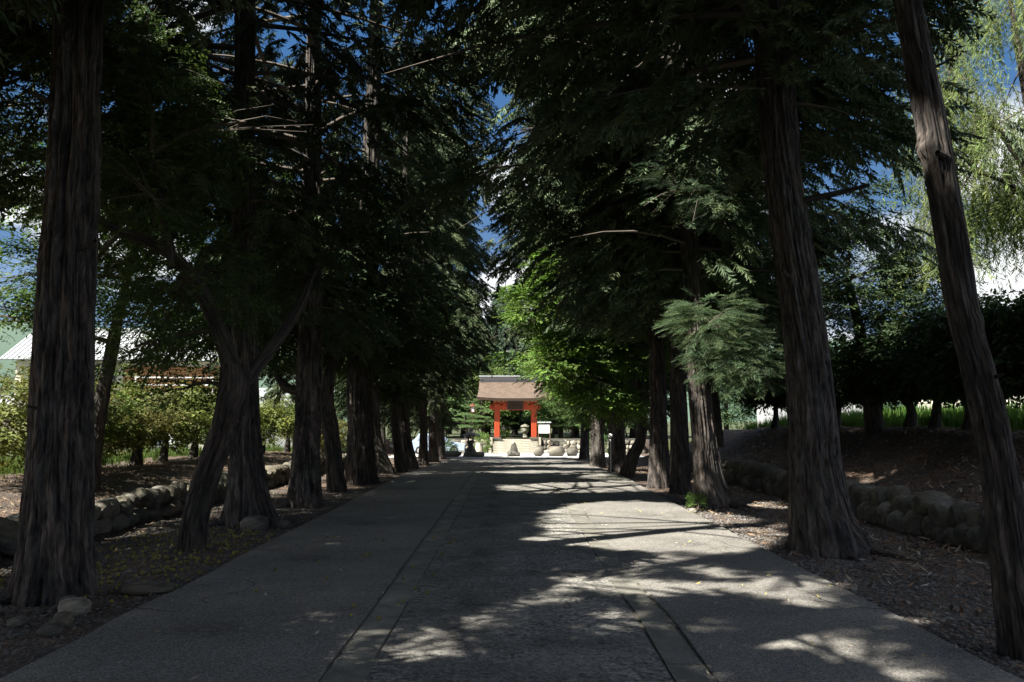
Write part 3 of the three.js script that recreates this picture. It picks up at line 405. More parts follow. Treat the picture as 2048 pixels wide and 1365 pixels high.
broadleaf('broadleaf_tree', 'thin dark many-branched tree past the middle of the left row', [[-3.58, -0.05, -25.89, 0.17], [-3.7, 0.8, -25.9, 0.14], [-3.78, 1.45, -25.9, 0.13], [-3.7, 2.6, -25.9, 0.09], [-3.5, 3.6, -25.9, 0.06]], [[-3.3, 3.8, -26, 0.9, 0.8, 0.9, 120], [-4.2, 2.8, -26.2, 0.9, 0.6, 0.9, 100], [-3.2, 5.4, -26.4, 1.2, 1.0, 1.2, 170]], { seed: 64, size: 0.38, colour: [0.055, 0.1, 0.022], forks: [[[-3.75, 1.6, -25.9, 0.07], [-3.9, 2.6, -25.8, 0.05], [-4.2, 3.6, -25.8, 0.025]]] });
broadleaf('broadleaf_tree', 'leaning tree whose layered yellow-green boughs hang over the road on the right', [[3.3, 0, -23.1, 0.2], [3.45, 0.5, -23.1, 0.16], [3.7, 1.0, -23.1, 0.14], [3.75, 2.0, -23, 0.13], [3.5, 3.4, -22.6, 0.11], [3.1, 4.4, -22.2, 0.08]], [
  [1.1, 4.95, -20.6, 1.25, 0.32, 1.0, 210], [0.5, 4.35, -20.4, 0.7, 0.3, 0.7, 110], [2.3, 5.1, -21, 0.9, 0.35, 0.9, 130], [1.7, 3.7, -21.2, 1.2, 0.3, 1.0, 170], [2.6, 3.9, -21.4, 0.9, 0.3, 0.9, 100], [2.0, 2.95, -21.4, 1.1, 0.34, 1.0, 170], [1.35, 3.35, -22.2, 0.9, 0.3, 0.8, 100], [2.4, 2.25, -21.6, 0.85, 0.36, 0.9, 150], [1.75, 2.45, -22.6, 0.7, 0.3, 0.8, 100], [3.0, 1.9, -21.9, 0.6, 0.35, 0.7, 80], [3.6, 3.2, -21.6, 0.9, 0.5, 0.8, 110], [0.3, 3.45, -23.2, 0.9, 0.2, 0.5, 70], [1.4, 5.7, -20.8, 1.0, 0.35, 0.9, 130], [2.4, 6.3, -21.2, 1.0, 0.35, 0.9, 110], [0.9, 2.9, -20.6, 0.7, 0.25, 0.7, 80]],
  { seed: 65, carve: false, dens: 0.62, kind: 'maple', size: 0.34, colour: [0.15, 0.26, 0.035], clear: false, trunk: { radial: 40, rows: 30 }, forks: [[[3.6, 2.9, -22.8, 0.08], [2.7, 4.1, -21.8, 0.06], [1.8, 4.6, -21, 0.045], [0.8, 4.7, -20.6, 0.025]], [[3.72, 1.9, -23, 0.07], [3.0, 2.5, -22.2, 0.05], [2.2, 2.75, -21.6, 0.03]]] });
broadleaf('broadleaf_tree', 'broadleaf tree with sunlit crown leaning over the far right of the road', [[4.2, -0.2, -33, 0.2], [4.1, 1.5, -33, 0.16], [3.8, 3.2, -33, 0.12], [3.2, 4.6, -33, 0.07]], [[2.6, 3.1, -32.6, 1.0, 0.6, 1.2, 150], [2.3, 4.6, -33, 1.2, 0.8, 1.2, 170], [2.0, 2.2, -34.5, 0.7, 0.5, 1.0, 80], [3.2, 5.8, -33, 1.4, 0.8, 1.3, 170], [3.1, 1.9, -32, 0.8, 0.5, 0.8, 90]], { seed: 66, carve: false, size: 0.4, colour: [0.08, 0.15, 0.025], clear: false });
broadleaf('broadleaf_tree', 'airy broadleaf tree on the left terrace against the sky', [[-7.6, 0.5, -14.5, 0.15], [-7.5, 1.6, -14.5, 0.12], [-7.3, 3, -14.5, 0.1], [-7.1, 4.2, -14.5, 0.06]], [[-7.3, 4.4, -14.4, 1.4, 0.9, 1.2, 160], [-6.1, 3.6, -14.2, 1.1, 0.7, 1, 110], [-8.6, 4.2, -14, 1.3, 0.9, 1.2, 140], [-6.9, 6, -14.4, 1.8, 1.0, 1.4, 170], [-5.6, 5.4, -14.6, 1.2, 0.9, 1.2, 120], [-8.9, 6.2, -14, 1.3, 1, 1.3, 110], [-8.9, 3.4, -13.4, 0.8, 0.4, 0.7, 30]], { seed: 67, size: 0.36, dens: 0.55, carve: false, colour: [0.12, 0.2, 0.035] });
broadleaf('broadleaf_tree', 'broadleaf tree rising behind the left hedge between the first two cedars', [[-8.4, 0.4, -24, 0.17], [-8.3, 2, -24, 0.14], [-8.1, 4, -24, 0.1], [-7.9, 5.5, -24, 0.06]], [[-8, 5.2, -24, 1.8, 1.2, 1.6, 190], [-6.6, 4.2, -23.5, 1.2, 0.9, 1.2, 110], [-9.6, 4.2, -24, 1.3, 0.9, 1.3, 110], [-7.6, 7.4, -24, 2.2, 1.4, 1.8, 200], [-6, 6.4, -23.8, 1.4, 1, 1.2, 110]], { seed: 68, size: 0.42, dens: 0.5, carve: false, colour: [0.12, 0.2, 0.035] });
broadleaf('broadleaf_tree', 'dense dark broadleaf tree above the hedge between the great and the leaning cedar', [[8.6, 1.3, -19, 0.18], [8.5, 2.6, -19, 0.15], [8.3, 4, -19, 0.11], [8.1, 5, -19, 0.07]], [[8.3, 5.0, -18.6, 1.6, 0.9, 1.4, 230], [9.4, 3.9, -18.4, 1.4, 0.8, 1.2, 190], [7.4, 4.0, -18.8, 1.2, 0.8, 1.2, 160], [9.9, 5.2, -18.8, 1.1, 0.7, 1.2, 110], [7.9, 6.6, -19, 1.5, 0.8, 1.4, 150]], { seed: 69, carve: false, size: 0.38, colour: [0.05, 0.09, 0.022] });
broadleaf('broadleaf_tree', 'broadleaf tree in the gap behind the sunlit right-hand cedar', [[6.4, 0.9, -25, 0.18], [6.3, 2.6, -25, 0.15], [6.1, 4.4, -25, 0.1], [6.0, 5.6, -25, 0.06]], [[6.0, 5.6, -24.6, 1.8, 1.2, 1.6, 210], [7.3, 4.4, -24.6, 1.5, 1, 1.4, 160], [5.2, 4.0, -24, 1.2, 1, 1.2, 130], [6.6, 7.6, -25, 2, 1.3, 1.8, 180], [8.4, 6.2, -25, 1.5, 1.1, 1.5, 120]], { seed: 70, carve: false, size: 0.42, colour: [0.05, 0.095, 0.024] });
// weeping tree at the right edge
{
  const r = rng(71), m = []; for (let i = 0; i < 26; i++) m.push([9.3 + 4.2 * r(), 5.6 + 6.4 * r(), -16.5 - 3.5 * r(), 0.7, 0.8, 0.7, 20]);
  broadleaf('weeping_tree', 'pale weeping tree with narrow hanging leaves against the sky at the right edge', [[13.4, 1.3, -18.5, 0.2], [13.2, 4, -18.5, 0.17], [12.6, 7, -18.4, 0.13], [12.2, 10, -18.3, 0.08], [12.0, 12, -18.3, 0.04]], m, { kind: 'willow', size: 1.0, dens: 0.85, colour: [0.15, 0.2, 0.055], seed: 71, carve: false, hang: 2.2, limbR: 0.03, forks: [[[12.7, 6.5, -18.4, 0.09], [11.4, 8.5, -18.2, 0.06], [10.2, 9.4, -18, 0.03]], [[12.9, 5.2, -18.4, 0.08], [11.6, 6.8, -17.8, 0.05], [10.4, 7.2, -17.5, 0.03]]] });
}

broadleaf('broadleaf_tree', 'dark tree left of the plaza whose shade falls on the stone lantern', [[-7.2, -0.6, -44.5, 0.2], [-7.2, 1.5, -44.5, 0.16], [-7.0, 3.4, -44.5, 0.1], [-6.9, 4.6, -44.5, 0.06]], [[-6.8, 3.6, -44.6, 1.6, 1.2, 1.5, 170], [-6.0, 2.2, -45.2, 1.2, 0.9, 1.2, 110], [-8.2, 4.4, -44.2, 1.5, 1.2, 1.4, 120], [-6.8, 5.8, -44.5, 1.8, 1.2, 1.6, 170], [-5.6, 3.8, -46, 1.2, 0.9, 1.2, 110]], { seed: 72, size: 0.5, colour: [0.05, 0.095, 0.025], carve: false, clear: false });

// dead stubs on the nearest trunks, roots at the feet
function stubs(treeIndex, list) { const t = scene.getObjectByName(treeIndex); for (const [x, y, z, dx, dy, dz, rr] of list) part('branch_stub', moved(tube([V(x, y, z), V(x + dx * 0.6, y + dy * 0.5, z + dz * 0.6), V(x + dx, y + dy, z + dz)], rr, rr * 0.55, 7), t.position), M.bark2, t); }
stubs('cedar_tree', [[-4.08, 3.2, -7.4, 0.22, 0.05, 0.16, 0.03], [-4.36, 4.6, -7.35, -0.15, 0.05, 0.22, 0.035], [-4.3, 1.7, -7.3, -0.05, 0.02, 0.12, 0.02]]);
stubs('cedar_tree_008', [[3.18, 3.5, -5.66, -0.1, 0.03, 0.06, 0.035], [3.12, 4.2, -5.7, 0.16, 0.08, 0.05, 0.012], [3.42, 1.9, -5.64, 0.03, 0.02, 0.07, 0.018]]);
stubs('cedar_tree_009', [[3.72, 4.4, -10, 0.75, 0.12, 0.3, 0.045], [3.5, 3.4, -9.9, -0.16, 0.03, 0.2, 0.03], [3.75, 5.2, -10, 0.5, 0.1, 0.2, 0.03]]);
function roots(treeIndex, list) { const t = scene.getObjectByName(treeIndex); for (const [a, R0, R1, rr] of list) { const c = t.position, P = q => { const x = c.x + Math.cos(a + 0.35 * (q - R0)) * q, z = c.z + Math.sin(a + 0.35 * (q - R0)) * q; return V(x, land(x, z) + 0.01 + 0.09 * Math.max(0, 1 - (q - R0) / (R1 - R0)) - 0.03, z); }; part('root', moved(tube([0, 0.2, 0.4, 0.6, 0.8, 1].map(v => P(mixn(R0, R1, v))), rr, rr * 0.3, 7), c), M.bark, t); } }
roots('cedar_tree_010', [[0.9, 0.2, 1.0, 0.07], [0.3, 0.2, 0.9, 0.06], [1.7, 0.2, 0.7, 0.06], [2.6, 0.2, 0.6, 0.05]]);
roots('cedar_tree_009', [[0.5, 0.3, 1.1, 0.07], [1.3, 0.3, 0.8, 0.06]]);
roots('cedar_tree_001', [[0.7, 0.2, 0.75, 0.07], [2.4, 0.25, 0.8, 0.07], [1.5, 0.2, 0.6, 0.05]]);
roots('cedar_tree', [[2.3, 0.25, 0.75, 0.06], [3.0, 0.25, 0.8, 0.06]]);
roots('cedar_tree_011', [[2.0, 0.2, 0.6, 0.05]]);

broadleaf('broadleaf_tree', 'dark evergreen on the left terrace reaching in at the top left corner', [[-8.6, 0.5, -7.6, 0.2], [-8.6, 2, -7.6, 0.17], [-8.5, 4, -7.6, 0.13], [-8.4, 6, -7.6, 0.08]], [[-8.3, 6.0, -7.2, 2.0, 1.3, 2.0, 260], [-7.6, 5.2, -9.6, 1.5, 1.0, 1.4, 170], [-9.8, 5.4, -6, 1.8, 1.2, 1.8, 180], [-8.6, 8, -7.2, 2.2, 1.3, 2.2, 240], [-7.4, 4.6, -6.2, 1.2, 0.9, 1.4, 110], [-8.8, 6.6, -10.6, 1.7, 1.3, 1.5, 170]], { seed: 73, size: 0.42, colour: [0.055, 0.095, 0.03] });
// ------------------------------------------------------------------ hedges of small trees
{
  const r = rng(81), say = ['at the far left edge', 'just left of the great left cedar', 'behind the great left cedar', 'nearest right of the great left cedar', 'second right of the great left cedar', 'third right of the great left cedar', 'half hidden by the leaning forked tree', 'seen left of the grey fluted cedar', 'seen between the two grey cedars', 'right beside the split grey cedar', 'in the gap before the thick black trunk', 'in the gap behind the thick black trunk', 'far off beyond the thick black trunk', 'farthest one still in sun'];
  [-13.7, -15.2, -16.6, -18.0, -19.5, -21.2, -22.8, -24.6, -26.8, -29.2, -31.5, -34, -36.5, -39].forEach((z, i) => {
    const x = -9.1 + (r() - 0.5) * 0.6, y = land(x, z), h = 1.5 + 0.7 * r(), red = r() < 0.35;
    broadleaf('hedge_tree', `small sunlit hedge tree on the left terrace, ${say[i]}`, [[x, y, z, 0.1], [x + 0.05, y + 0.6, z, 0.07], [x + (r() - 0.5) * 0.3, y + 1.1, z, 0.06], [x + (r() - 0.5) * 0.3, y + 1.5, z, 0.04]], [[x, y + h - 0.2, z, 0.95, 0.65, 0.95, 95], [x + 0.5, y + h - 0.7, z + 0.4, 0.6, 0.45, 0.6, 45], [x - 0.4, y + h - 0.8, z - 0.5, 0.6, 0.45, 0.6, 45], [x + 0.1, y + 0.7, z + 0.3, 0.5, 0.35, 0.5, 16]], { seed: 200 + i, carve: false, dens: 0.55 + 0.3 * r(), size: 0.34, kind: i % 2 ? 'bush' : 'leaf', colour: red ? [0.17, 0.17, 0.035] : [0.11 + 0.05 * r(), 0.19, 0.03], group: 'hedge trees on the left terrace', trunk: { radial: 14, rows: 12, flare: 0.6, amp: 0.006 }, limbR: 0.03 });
  });
  const sayR = ['at the far right edge', 'right of the leaning cedar', 'behind the leaning cedar', 'nearest left of the leaning cedar', 'second left of the leaning cedar', 'third left of the leaning cedar', 'nearest right of the great cedar', 'hidden behind the great cedar', 'nearest left of the great cedar', 'in the dark gap behind the sunlit cedar'];
  [-12.2, -13.5, -14.8, -16.0, -17.3, -18.6, -20.3, -22.2, -24.5, -27].forEach((z, i) => {
    const x = 9.1 + (r() - 0.5) * 0.5, y = land(x, z), h = 1.9 + 0.3 * r();
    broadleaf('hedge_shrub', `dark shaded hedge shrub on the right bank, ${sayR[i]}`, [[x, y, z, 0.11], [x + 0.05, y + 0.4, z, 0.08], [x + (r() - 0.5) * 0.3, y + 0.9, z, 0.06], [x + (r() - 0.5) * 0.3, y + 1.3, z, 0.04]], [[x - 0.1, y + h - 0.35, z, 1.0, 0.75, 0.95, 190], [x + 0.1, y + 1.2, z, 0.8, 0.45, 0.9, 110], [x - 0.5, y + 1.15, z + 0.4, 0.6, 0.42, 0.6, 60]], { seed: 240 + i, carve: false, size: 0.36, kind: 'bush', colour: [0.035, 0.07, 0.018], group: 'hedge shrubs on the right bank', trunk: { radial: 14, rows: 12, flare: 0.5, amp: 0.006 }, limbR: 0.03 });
  });
}
// ------------------------------------------------------------------ grass, gravel, litter, fruit
function spread(name, geo, mat, list) { const im = scatter(name, geo, mat, list, scene, V(0, 0, 0), true); im.name = numbered(name); return im; }
{
  const r = rng(91); let l = [];
  for (let i = 0; i < 5200; i++) { const x = 10.4 + 16 * Math.pow(r(), 1.3), z = -10 - 34 * r(), s = 0.45 + 0.75 * r() * Math.min(1, (x - 9.6) / 3); l.push([V(x, land(x, z) - 0.02, z), V((r() - 0.5), 0, (r() - 0.5)).normalize(), s, 0, tint(r, [0.12, 0.23, 0.035], 0.5)]); }
  const g1 = spread('meadow_grass', G.grass[0], M.leaf, l); g1.userData.label = 'tall bright grass in the meadow behind the right hedge'; g1.userData.category = 'grass';
  l = []; for (let i = 0; i < 2600; i++) { const x = -9.6 - 9 * Math.pow(r(), 1.2), z = -11 - 32 * r(), s = 0.2 + 0.3 * r(); l.push([V(x, land(x, z) - 0.02, z), V((r() - 0.5), 0, (r() - 0.5)).normalize(), s, 0, tint(r, [0.13, 0.2, 0.04], 0.5)]); }
  const g2 = spread('garden_grass', G.grass[1], M.leaf, l); g2.userData.label = 'sunlit grass and weeds behind the left hedge trees'; g2.userData.category = 'grass';
  const peb = new THREE.IcosahedronGeometry(0.5, 1); peb.scale(1, 0.5, 0.75); { const p = peb.attributes.position; for (let i = 0; i < p.count; i++) { const k = 0.82 + 0.36 * noise(p.getX(i) * 3 + 5, p.getY(i) * 3, p.getZ(i) * 3); p.setXYZ(i, p.getX(i) * k, p.getY(i) * k, p.getZ(i) * k); } peb.computeVertexNormals(); }
  l = []; for (let i = 0; i < 15000; i++) { const z = -3.6 - 15 * Math.pow(r(), 1.5), x = -3.16 - 2.6 * Math.pow(r(), 0.9); if (Math.hypot(x + 4.23, z + 7.51) < 0.4) continue; const s = 0.016 + 0.035 * Math.pow(r(), 3), c = 0.065 + 0.09 * r(); l.push([V(x, land(x, z) + 0.003, z), V(r() - 0.5, (r() - 0.5) * 0.3, r() - 0.5).normalize(), s, (r() - 0.5) * 0.5, lin(c, c * 0.95, c * (0.8 + 0.15 * r()))]); }
  const p1 = spread('gravel', peb, M.pebble, l); p1.userData.label = 'grey gravel on the verge left of the road'; p1.userData.category = 'gravel';
  l = []; for (let i = 0; i < 12000; i++) { const z = -3.6 - 14 * Math.pow(r(), 1.4), x = 3.16 + 2.3 * Math.pow(r(), 1.3); const s = 0.018 + 0.04 * Math.pow(r(), 2.5), c = 0.07 + 0.11 * r(); l.push([V(x, land(x, z) + 0.003, z), V(r() - 0.5, (r() - 0.5) * 0.3, r() - 0.5).normalize(), s, (r() - 0.5) * 0.5, lin(c, c * 0.95, c * (0.8 + 0.15 * r()))]); }
  const p2 = spread('gravel', peb, M.pebble, l); p2.userData.label = 'coarse grey gravel on the verge right of the road'; p2.userData.category = 'gravel';
  const dry = (() => { const o = []; blade(o, V(0, 0, -0.5), V(0, 0.12, 1).normalize(), V(1, 0, 0), 1, 0.26, 0.14); return tris(o); })();
  l = []; for (let i = 0; i < 26000; i++) { const z = -4 - 26 * Math.pow(r(), 1.2), x = 3.25 + 6.2 * Math.pow(r(), 0.85); if (x > 5.75 && x < 6.25 || fbm(x * 1.3, z * 1.3, 44, 3) < 0.34 + 0.26 * r()) continue; const k = r(), c = k < 0.25 ? [0.34, 0.29, 0.22] : k < 0.65 ? [0.2, 0.13, 0.075] : [0.12, 0.085, 0.06]; l.push([V(x, land(x, z) + 0.02, z), V(r() - 0.5, (r() - 0.5) * 0.35, r() - 0.5).normalize(), 0.03 + 0.13 * Math.pow(r(), 2), (r() - 0.5) * 1.2, tint(r, c, 0.5)]); }
  const d1 = spread('leaf_litter', dry, M.litter, l); d1.userData.label = 'dry brown leaf litter on the right verge and bank'; d1.userData.category = 'leaf litter';
  l = []; for (let i = 0; i < 15000; i++) { const z = -5 - 30 * Math.pow(r(), 1.2), x = -3.3 - 6.4 * Math.pow(r(), 0.7); if (x < -5.8 && x > -6.35 || fbm(x * 1.3, z * 1.3, 46, 3) < 0.34 + 0.26 * r()) continue; const k = r(), c = k < 0.2 ? [0.3, 0.25, 0.17] : k < 0.6 ? [0.19, 0.13, 0.07] : [0.12, 0.085, 0.06]; l.push([V(x, land(x, z) + 0.015, z), V(r() - 0.5, (r() - 0.5) * 0.35, r() - 0.5).normalize(), 0.04 + 0.07 * r(), (r() - 0.5) * 1.2, tint(r, c, 0.5)]); }
  const d2 = spread('leaf_litter', dry, M.litter, l); d2.userData.label = 'dry brown leaf litter on the left verge and terrace'; d2.userData.category = 'leaf litter';
  l = []; for (let i = 0; i < 900; i++) { const z = -4.4 - 26 * Math.pow(r(), 1.6), x = (r() < 0.6 ? 1 : -1) * 3.1 * Math.pow(r(), 0.4); l.push([V(x, fall(z) + 0.028, z), V(r() - 0.5, 0, r() - 0.5).normalize(), 0.015 + 0.07 * Math.pow(r(), 2.5), (r() - 0.5) * 0.7, tint(r, r() < 0.3 ? [0.4, 0.34, 0.1] : [0.4, 0.35, 0.27], 0.5)]); }
  const d3 = spread('fallen_leaves', dry, M.litter, l); d3.userData.label = 'scattered dry leaves lying on the road'; d3.userData.category = 'leaves';
  const fr = new THREE.IcosahedronGeometry(0.5, 1);
  l = []; for (let i = 0; i < 480; i++) { const a = r() * 6.28, q = Math.pow(r(), 0.6), x = -4.1 + Math.cos(a) * 1.25 * q - 0.1, z = -9.6 + Math.sin(a) * 2.6 * q; if (x > -3.2) continue; l.push([V(x, land(x, z) + 0.016, z), V(0, 0, 1), 0.026 + 0.014 * r(), 0, tint(r, [0.2, 0.175, 0.045], 0.6)]); }
  for (let i = 0; i < 22; i++) { const x = -1.15 - 1.9 * Math.pow(r(), 1.5) + 0.4, z = -6.2 - 5 * r(); l.push([V(x, 0.036, z), V(0, 0, 1), 0.028 + 0.01 * r(), 0, tint(r, [0.2, 0.175, 0.045], 0.6)]); }
  const f1 = spread('fallen_fruit', fr, M.pebble, l); f1.userData.label = 'small yellow fruit fallen round the leaning forked tree'; f1.userData.category = 'fruit';
}
// ------------------------------------------------------------------ stones
const stoneGeos = [1, 2, 3, 4, 5].map(s => { let g = new THREE.IcosahedronGeometry(0.5, 2); const p = g.attributes.position; for (let i = 0; i < p.count; i++) { const v = V(p.getX(i), p.getY(i), p.getZ(i)), k = 0.78 + 0.5 * noise(v.x * 2.6 + s * 9, v.y * 2.6, v.z * 2.6 + s) + 0.08 * noise(v.x * 7, v.y * 7 + s, v.z * 7); v.multiplyScalar(k); v.x = clamp(v.x, -0.46, 0.46); v.y = clamp(v.y, -0.45, 0.45); p.setXYZ(i, v.x, v.y, v.z); } g.computeVertexNormals(); return g; });
{ // smooth the shading of the stones: average normals of coincident corners
  for (const g of stoneGeos) { const p = g.attributes.position, n = g.attributes.normal, m = new Map(); const key = i => `${Math.round(p.getX(i) * 1e4)},${Math.round(p.getY(i) * 1e4)},${Math.round(p.getZ(i) * 1e4)}`; for (let i = 0; i < p.count; i++) { const k = key(i); const v = m.get(k) || V(0, 0, 0); v.add(V(n.getX(i), n.getY(i), n.getZ(i))); m.set(k, v); } for (let i = 0; i < p.count; i++) { const v = m.get(key(i)).clone().normalize(); n.setXYZ(i, v.x, v.y, v.z); } }
}
const stoneSmall = [1, 2, 3, 4].map(s => { const g = new THREE.IcosahedronGeometry(0.5, 1), p = g.attributes.position; for (let i = 0; i < p.count; i++) { const v = V(p.getX(i), p.getY(i), p.getZ(i)); v.multiplyScalar(0.72 + 0.75 * noise(v.x * 3.4 + s * 9, v.y * 3.4, v.z * 3.4 + s * 3)); v.x = clamp(v.x, -0.43, 0.46); v.y = clamp(v.y, -0.42, 0.44); v.z = clamp(v.z, -0.44, 0.45); p.setXYZ(i, v.x, v.y, v.z); } g.computeVertexNormals(); return g; });
{ for (const g of stoneSmall) { const p = g.attributes.position, n = g.attributes.normal, m = new Map(); const key = i => `${Math.round(p.getX(i) * 1e4)},${Math.round(p.getY(i) * 1e4)},${Math.round(p.getZ(i) * 1e4)}`; for (let i = 0; i < p.count; i++) { const k = key(i), v = m.get(k) || V(0, 0, 0); v.add(V(n.getX(i), n.getY(i), n.getZ(i))); m.set(k, v); } for (let i = 0; i < p.count; i++) { const v = m.get(key(i)).clone().normalize().multiplyScalar(0.6).add(V(n.getX(i), n.getY(i), n.getZ(i)).multiplyScalar(0.6)).normalize(); n.setXYZ(i, v.x, v.y, v.z); } } }
function dryWall(name, label, x0, zs, ze, hgt, seed, along = 'z', mats = M.stones, size = 0.34) {
  const r = rng(seed), t = thing(name, label, 'wall', along === 'z' ? [x0, 0, zs] : [zs, 0, x0]); let n = 0;
  const len = Math.abs(ze - zs), sg = Math.sign(ze - zs);
  let y = 0, row = 0; while (y < hgt - 0.05) {
    const rh = size * (0.72 + 0.2 * r()); let q = row % 2 ? -size * 0.4 : 0;
    while (q < len) {
      const w = size * (0.55 + 1.1 * Math.pow(r(), 1.4)), s = q + w / 2, wx = along === 'z' ? x0 : zs + sg * s, wz = along === 'z' ? zs + sg * s : x0, gy = fall(wz) - 0.05;
      const m = new THREE.Mesh(stoneSmall[Math.floor(r() * 4)], mats[Math.floor(r() * mats.length)]); m.name = n ? `stone_${String(n).padStart(3, '0')}` : 'stone'; n++;
      m.position.set((along === 'z' ? (r() - 0.5) * 0.1 + (x0 > 0 ? 1 : -1) * y * 0.22 : sg * s), gy + y + rh / 2 + (r() - 0.5) * 0.11, (along === 'z' ? sg * s : (r() - 0.5) * 0.1)); m.rotation.set((r() - 0.5) * 0.5, along === 'z' ? Math.PI / 2 + (r() - 0.5) * 0.5 : (r() - 0.5) * 0.5, (r() - 0.5) * 0.8);
      m.scale.set(w * 1.1, rh * (1.0 + 0.5 * r()), size * (1.0 + 0.6 * r())); t.add(m); q += w;
    }
    y += rh * 0.88; row++;
  }
  return t;
}
dryWall('stone_wall', 'low dry-stone wall of dark boulders below the left terrace', -5.95, -7.5, -34, 0.34, 301, 'z', [M.stones[0], M.stones[1], M.stones[3]], 0.3);
dryWall('stone_wall', 'dry-stone wall of rounded boulders below the right bank', 5.85, -7.2, -32, 0.54, 302, 'z', [M.stones[0], M.stones[1], M.stones[3]], 0.34);
{
  const rock = (label, x, z, w, h, d, turn, mat, g = 0, sink = 0.25) => { const m = solo('rock', stoneGeos[g], mat, label, 'rock', [x, land(x, z) + h * (0.5 - sink), z], 'loose rocks by the road'); m.scale.set(w, h, d); m.rotation.y = turn; return m; };
  rock('long pale rock at the left foot of the great left cedar', -4.42, -6.8, 0.3, 0.17, 0.2, 0.2, M.stones[2], 0);
  rock('flat-topped pale rock, largest of the pile before the great left cedar', -3.66, -6.85, 0.27, 0.2, 0.22, 0.5, M.stones[2], 1);
  rock('round greenish rock at the back of the pile before the great left cedar', -3.78, -6.98, 0.16, 0.18, 0.15, 1, M.stones[3], 2);
  rock('small yellowish rock in front of the pile by the great left cedar', -3.58, -6.52, 0.2, 0.15, 0.16, 2, M.stones[3], 3);
  rock('grey rock at the asphalt edge below the great left cedar', -3.5, -6.22, 0.17, 0.13, 0.13, 0.7, M.stones[1], 4);
  rock('thin slanting rock between the gravel and the great left cedar', -3.95, -6.55, 0.16, 0.1, 0.12, 0.4, M.stones[0], 1);
  rock('dark flat slab of rock lying right of the great left cedar', -3.45, -7.75, 0.5, 0.12, 0.3, 0.3, M.stones[3], 2);
  rock('rounded rock against the foot of the grey fluted cedar', -3.85, -12.1, 0.42, 0.3, 0.3, 0.1, M.stones[0], 0);
  rock('small dark rock right of the grey fluted cedar', -3.45, -12.3, 0.22, 0.16, 0.2, 1, M.stones[1], 3);
  rock('pale pebble-like rock at the road edge by the sunlit right cedar', 3.18, -14.2, 0.14, 0.12, 0.12, 0, M.stones[2], 4);
  rock('mossy boulder on top of the right-hand wall beside the leaning cedar', 6.3, -10.2, 0.7, 0.5, 0.5, 0.4, M.stones[3], 1, 0.2);
  // around the plaza
  const bo = (label, x, z, w, h, d, turn, mat, g) => { const m = solo('boulder', stoneGeos[g], mat, label, 'boulder', [x, fall(z) + h * 0.4, z], 'boulders round the plaza'); m.scale.set(w, h, d); m.rotation.y = turn; return m; };
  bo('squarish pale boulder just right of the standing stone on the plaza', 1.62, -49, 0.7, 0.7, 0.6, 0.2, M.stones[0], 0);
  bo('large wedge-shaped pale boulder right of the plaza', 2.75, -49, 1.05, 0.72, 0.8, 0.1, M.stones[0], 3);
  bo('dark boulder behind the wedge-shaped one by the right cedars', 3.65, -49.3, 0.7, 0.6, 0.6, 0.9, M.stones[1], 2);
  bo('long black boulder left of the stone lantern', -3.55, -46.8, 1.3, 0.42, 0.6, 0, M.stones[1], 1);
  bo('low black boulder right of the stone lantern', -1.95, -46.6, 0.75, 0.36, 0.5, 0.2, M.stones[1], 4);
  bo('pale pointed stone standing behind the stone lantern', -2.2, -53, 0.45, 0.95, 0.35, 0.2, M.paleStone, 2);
  // standing stone
  const st = thing('standing_stone', 'upright pointed marker stone in the middle of the plaza', 'stone', [0.1, fall(-48.6), -48.6]);
  const g = new THREE.CylinderGeometry(0.13, 0.3, 0.62, 14, 8), p = g.attributes.position; for (let i = 0; i < p.count; i++) { const k = 0.88 + 0.3 * noise(p.getX(i) * 5 + 3, p.getY(i) * 4, p.getZ(i) * 5); p.setXYZ(i, p.getX(i) * k, p.getY(i), p.getZ(i) * k * 0.8); } g.computeVertexNormals(); g.translate(0, 0.46, 0); part('shaft', g, M.stones[1], st);
  const c = part('cap', stoneGeos[1], M.stones[2], st); c.scale.set(0.26, 0.2, 0.22); c.position.set(0, 0.78, 0);  // paler stone than the shaft: the sunlit top is put into the colour
  const b = part('base', stoneGeos[2], M.stones[1], st); b.scale.set(0.85, 0.5, 0.6); b.position.set(0, 0.1, 0);
}
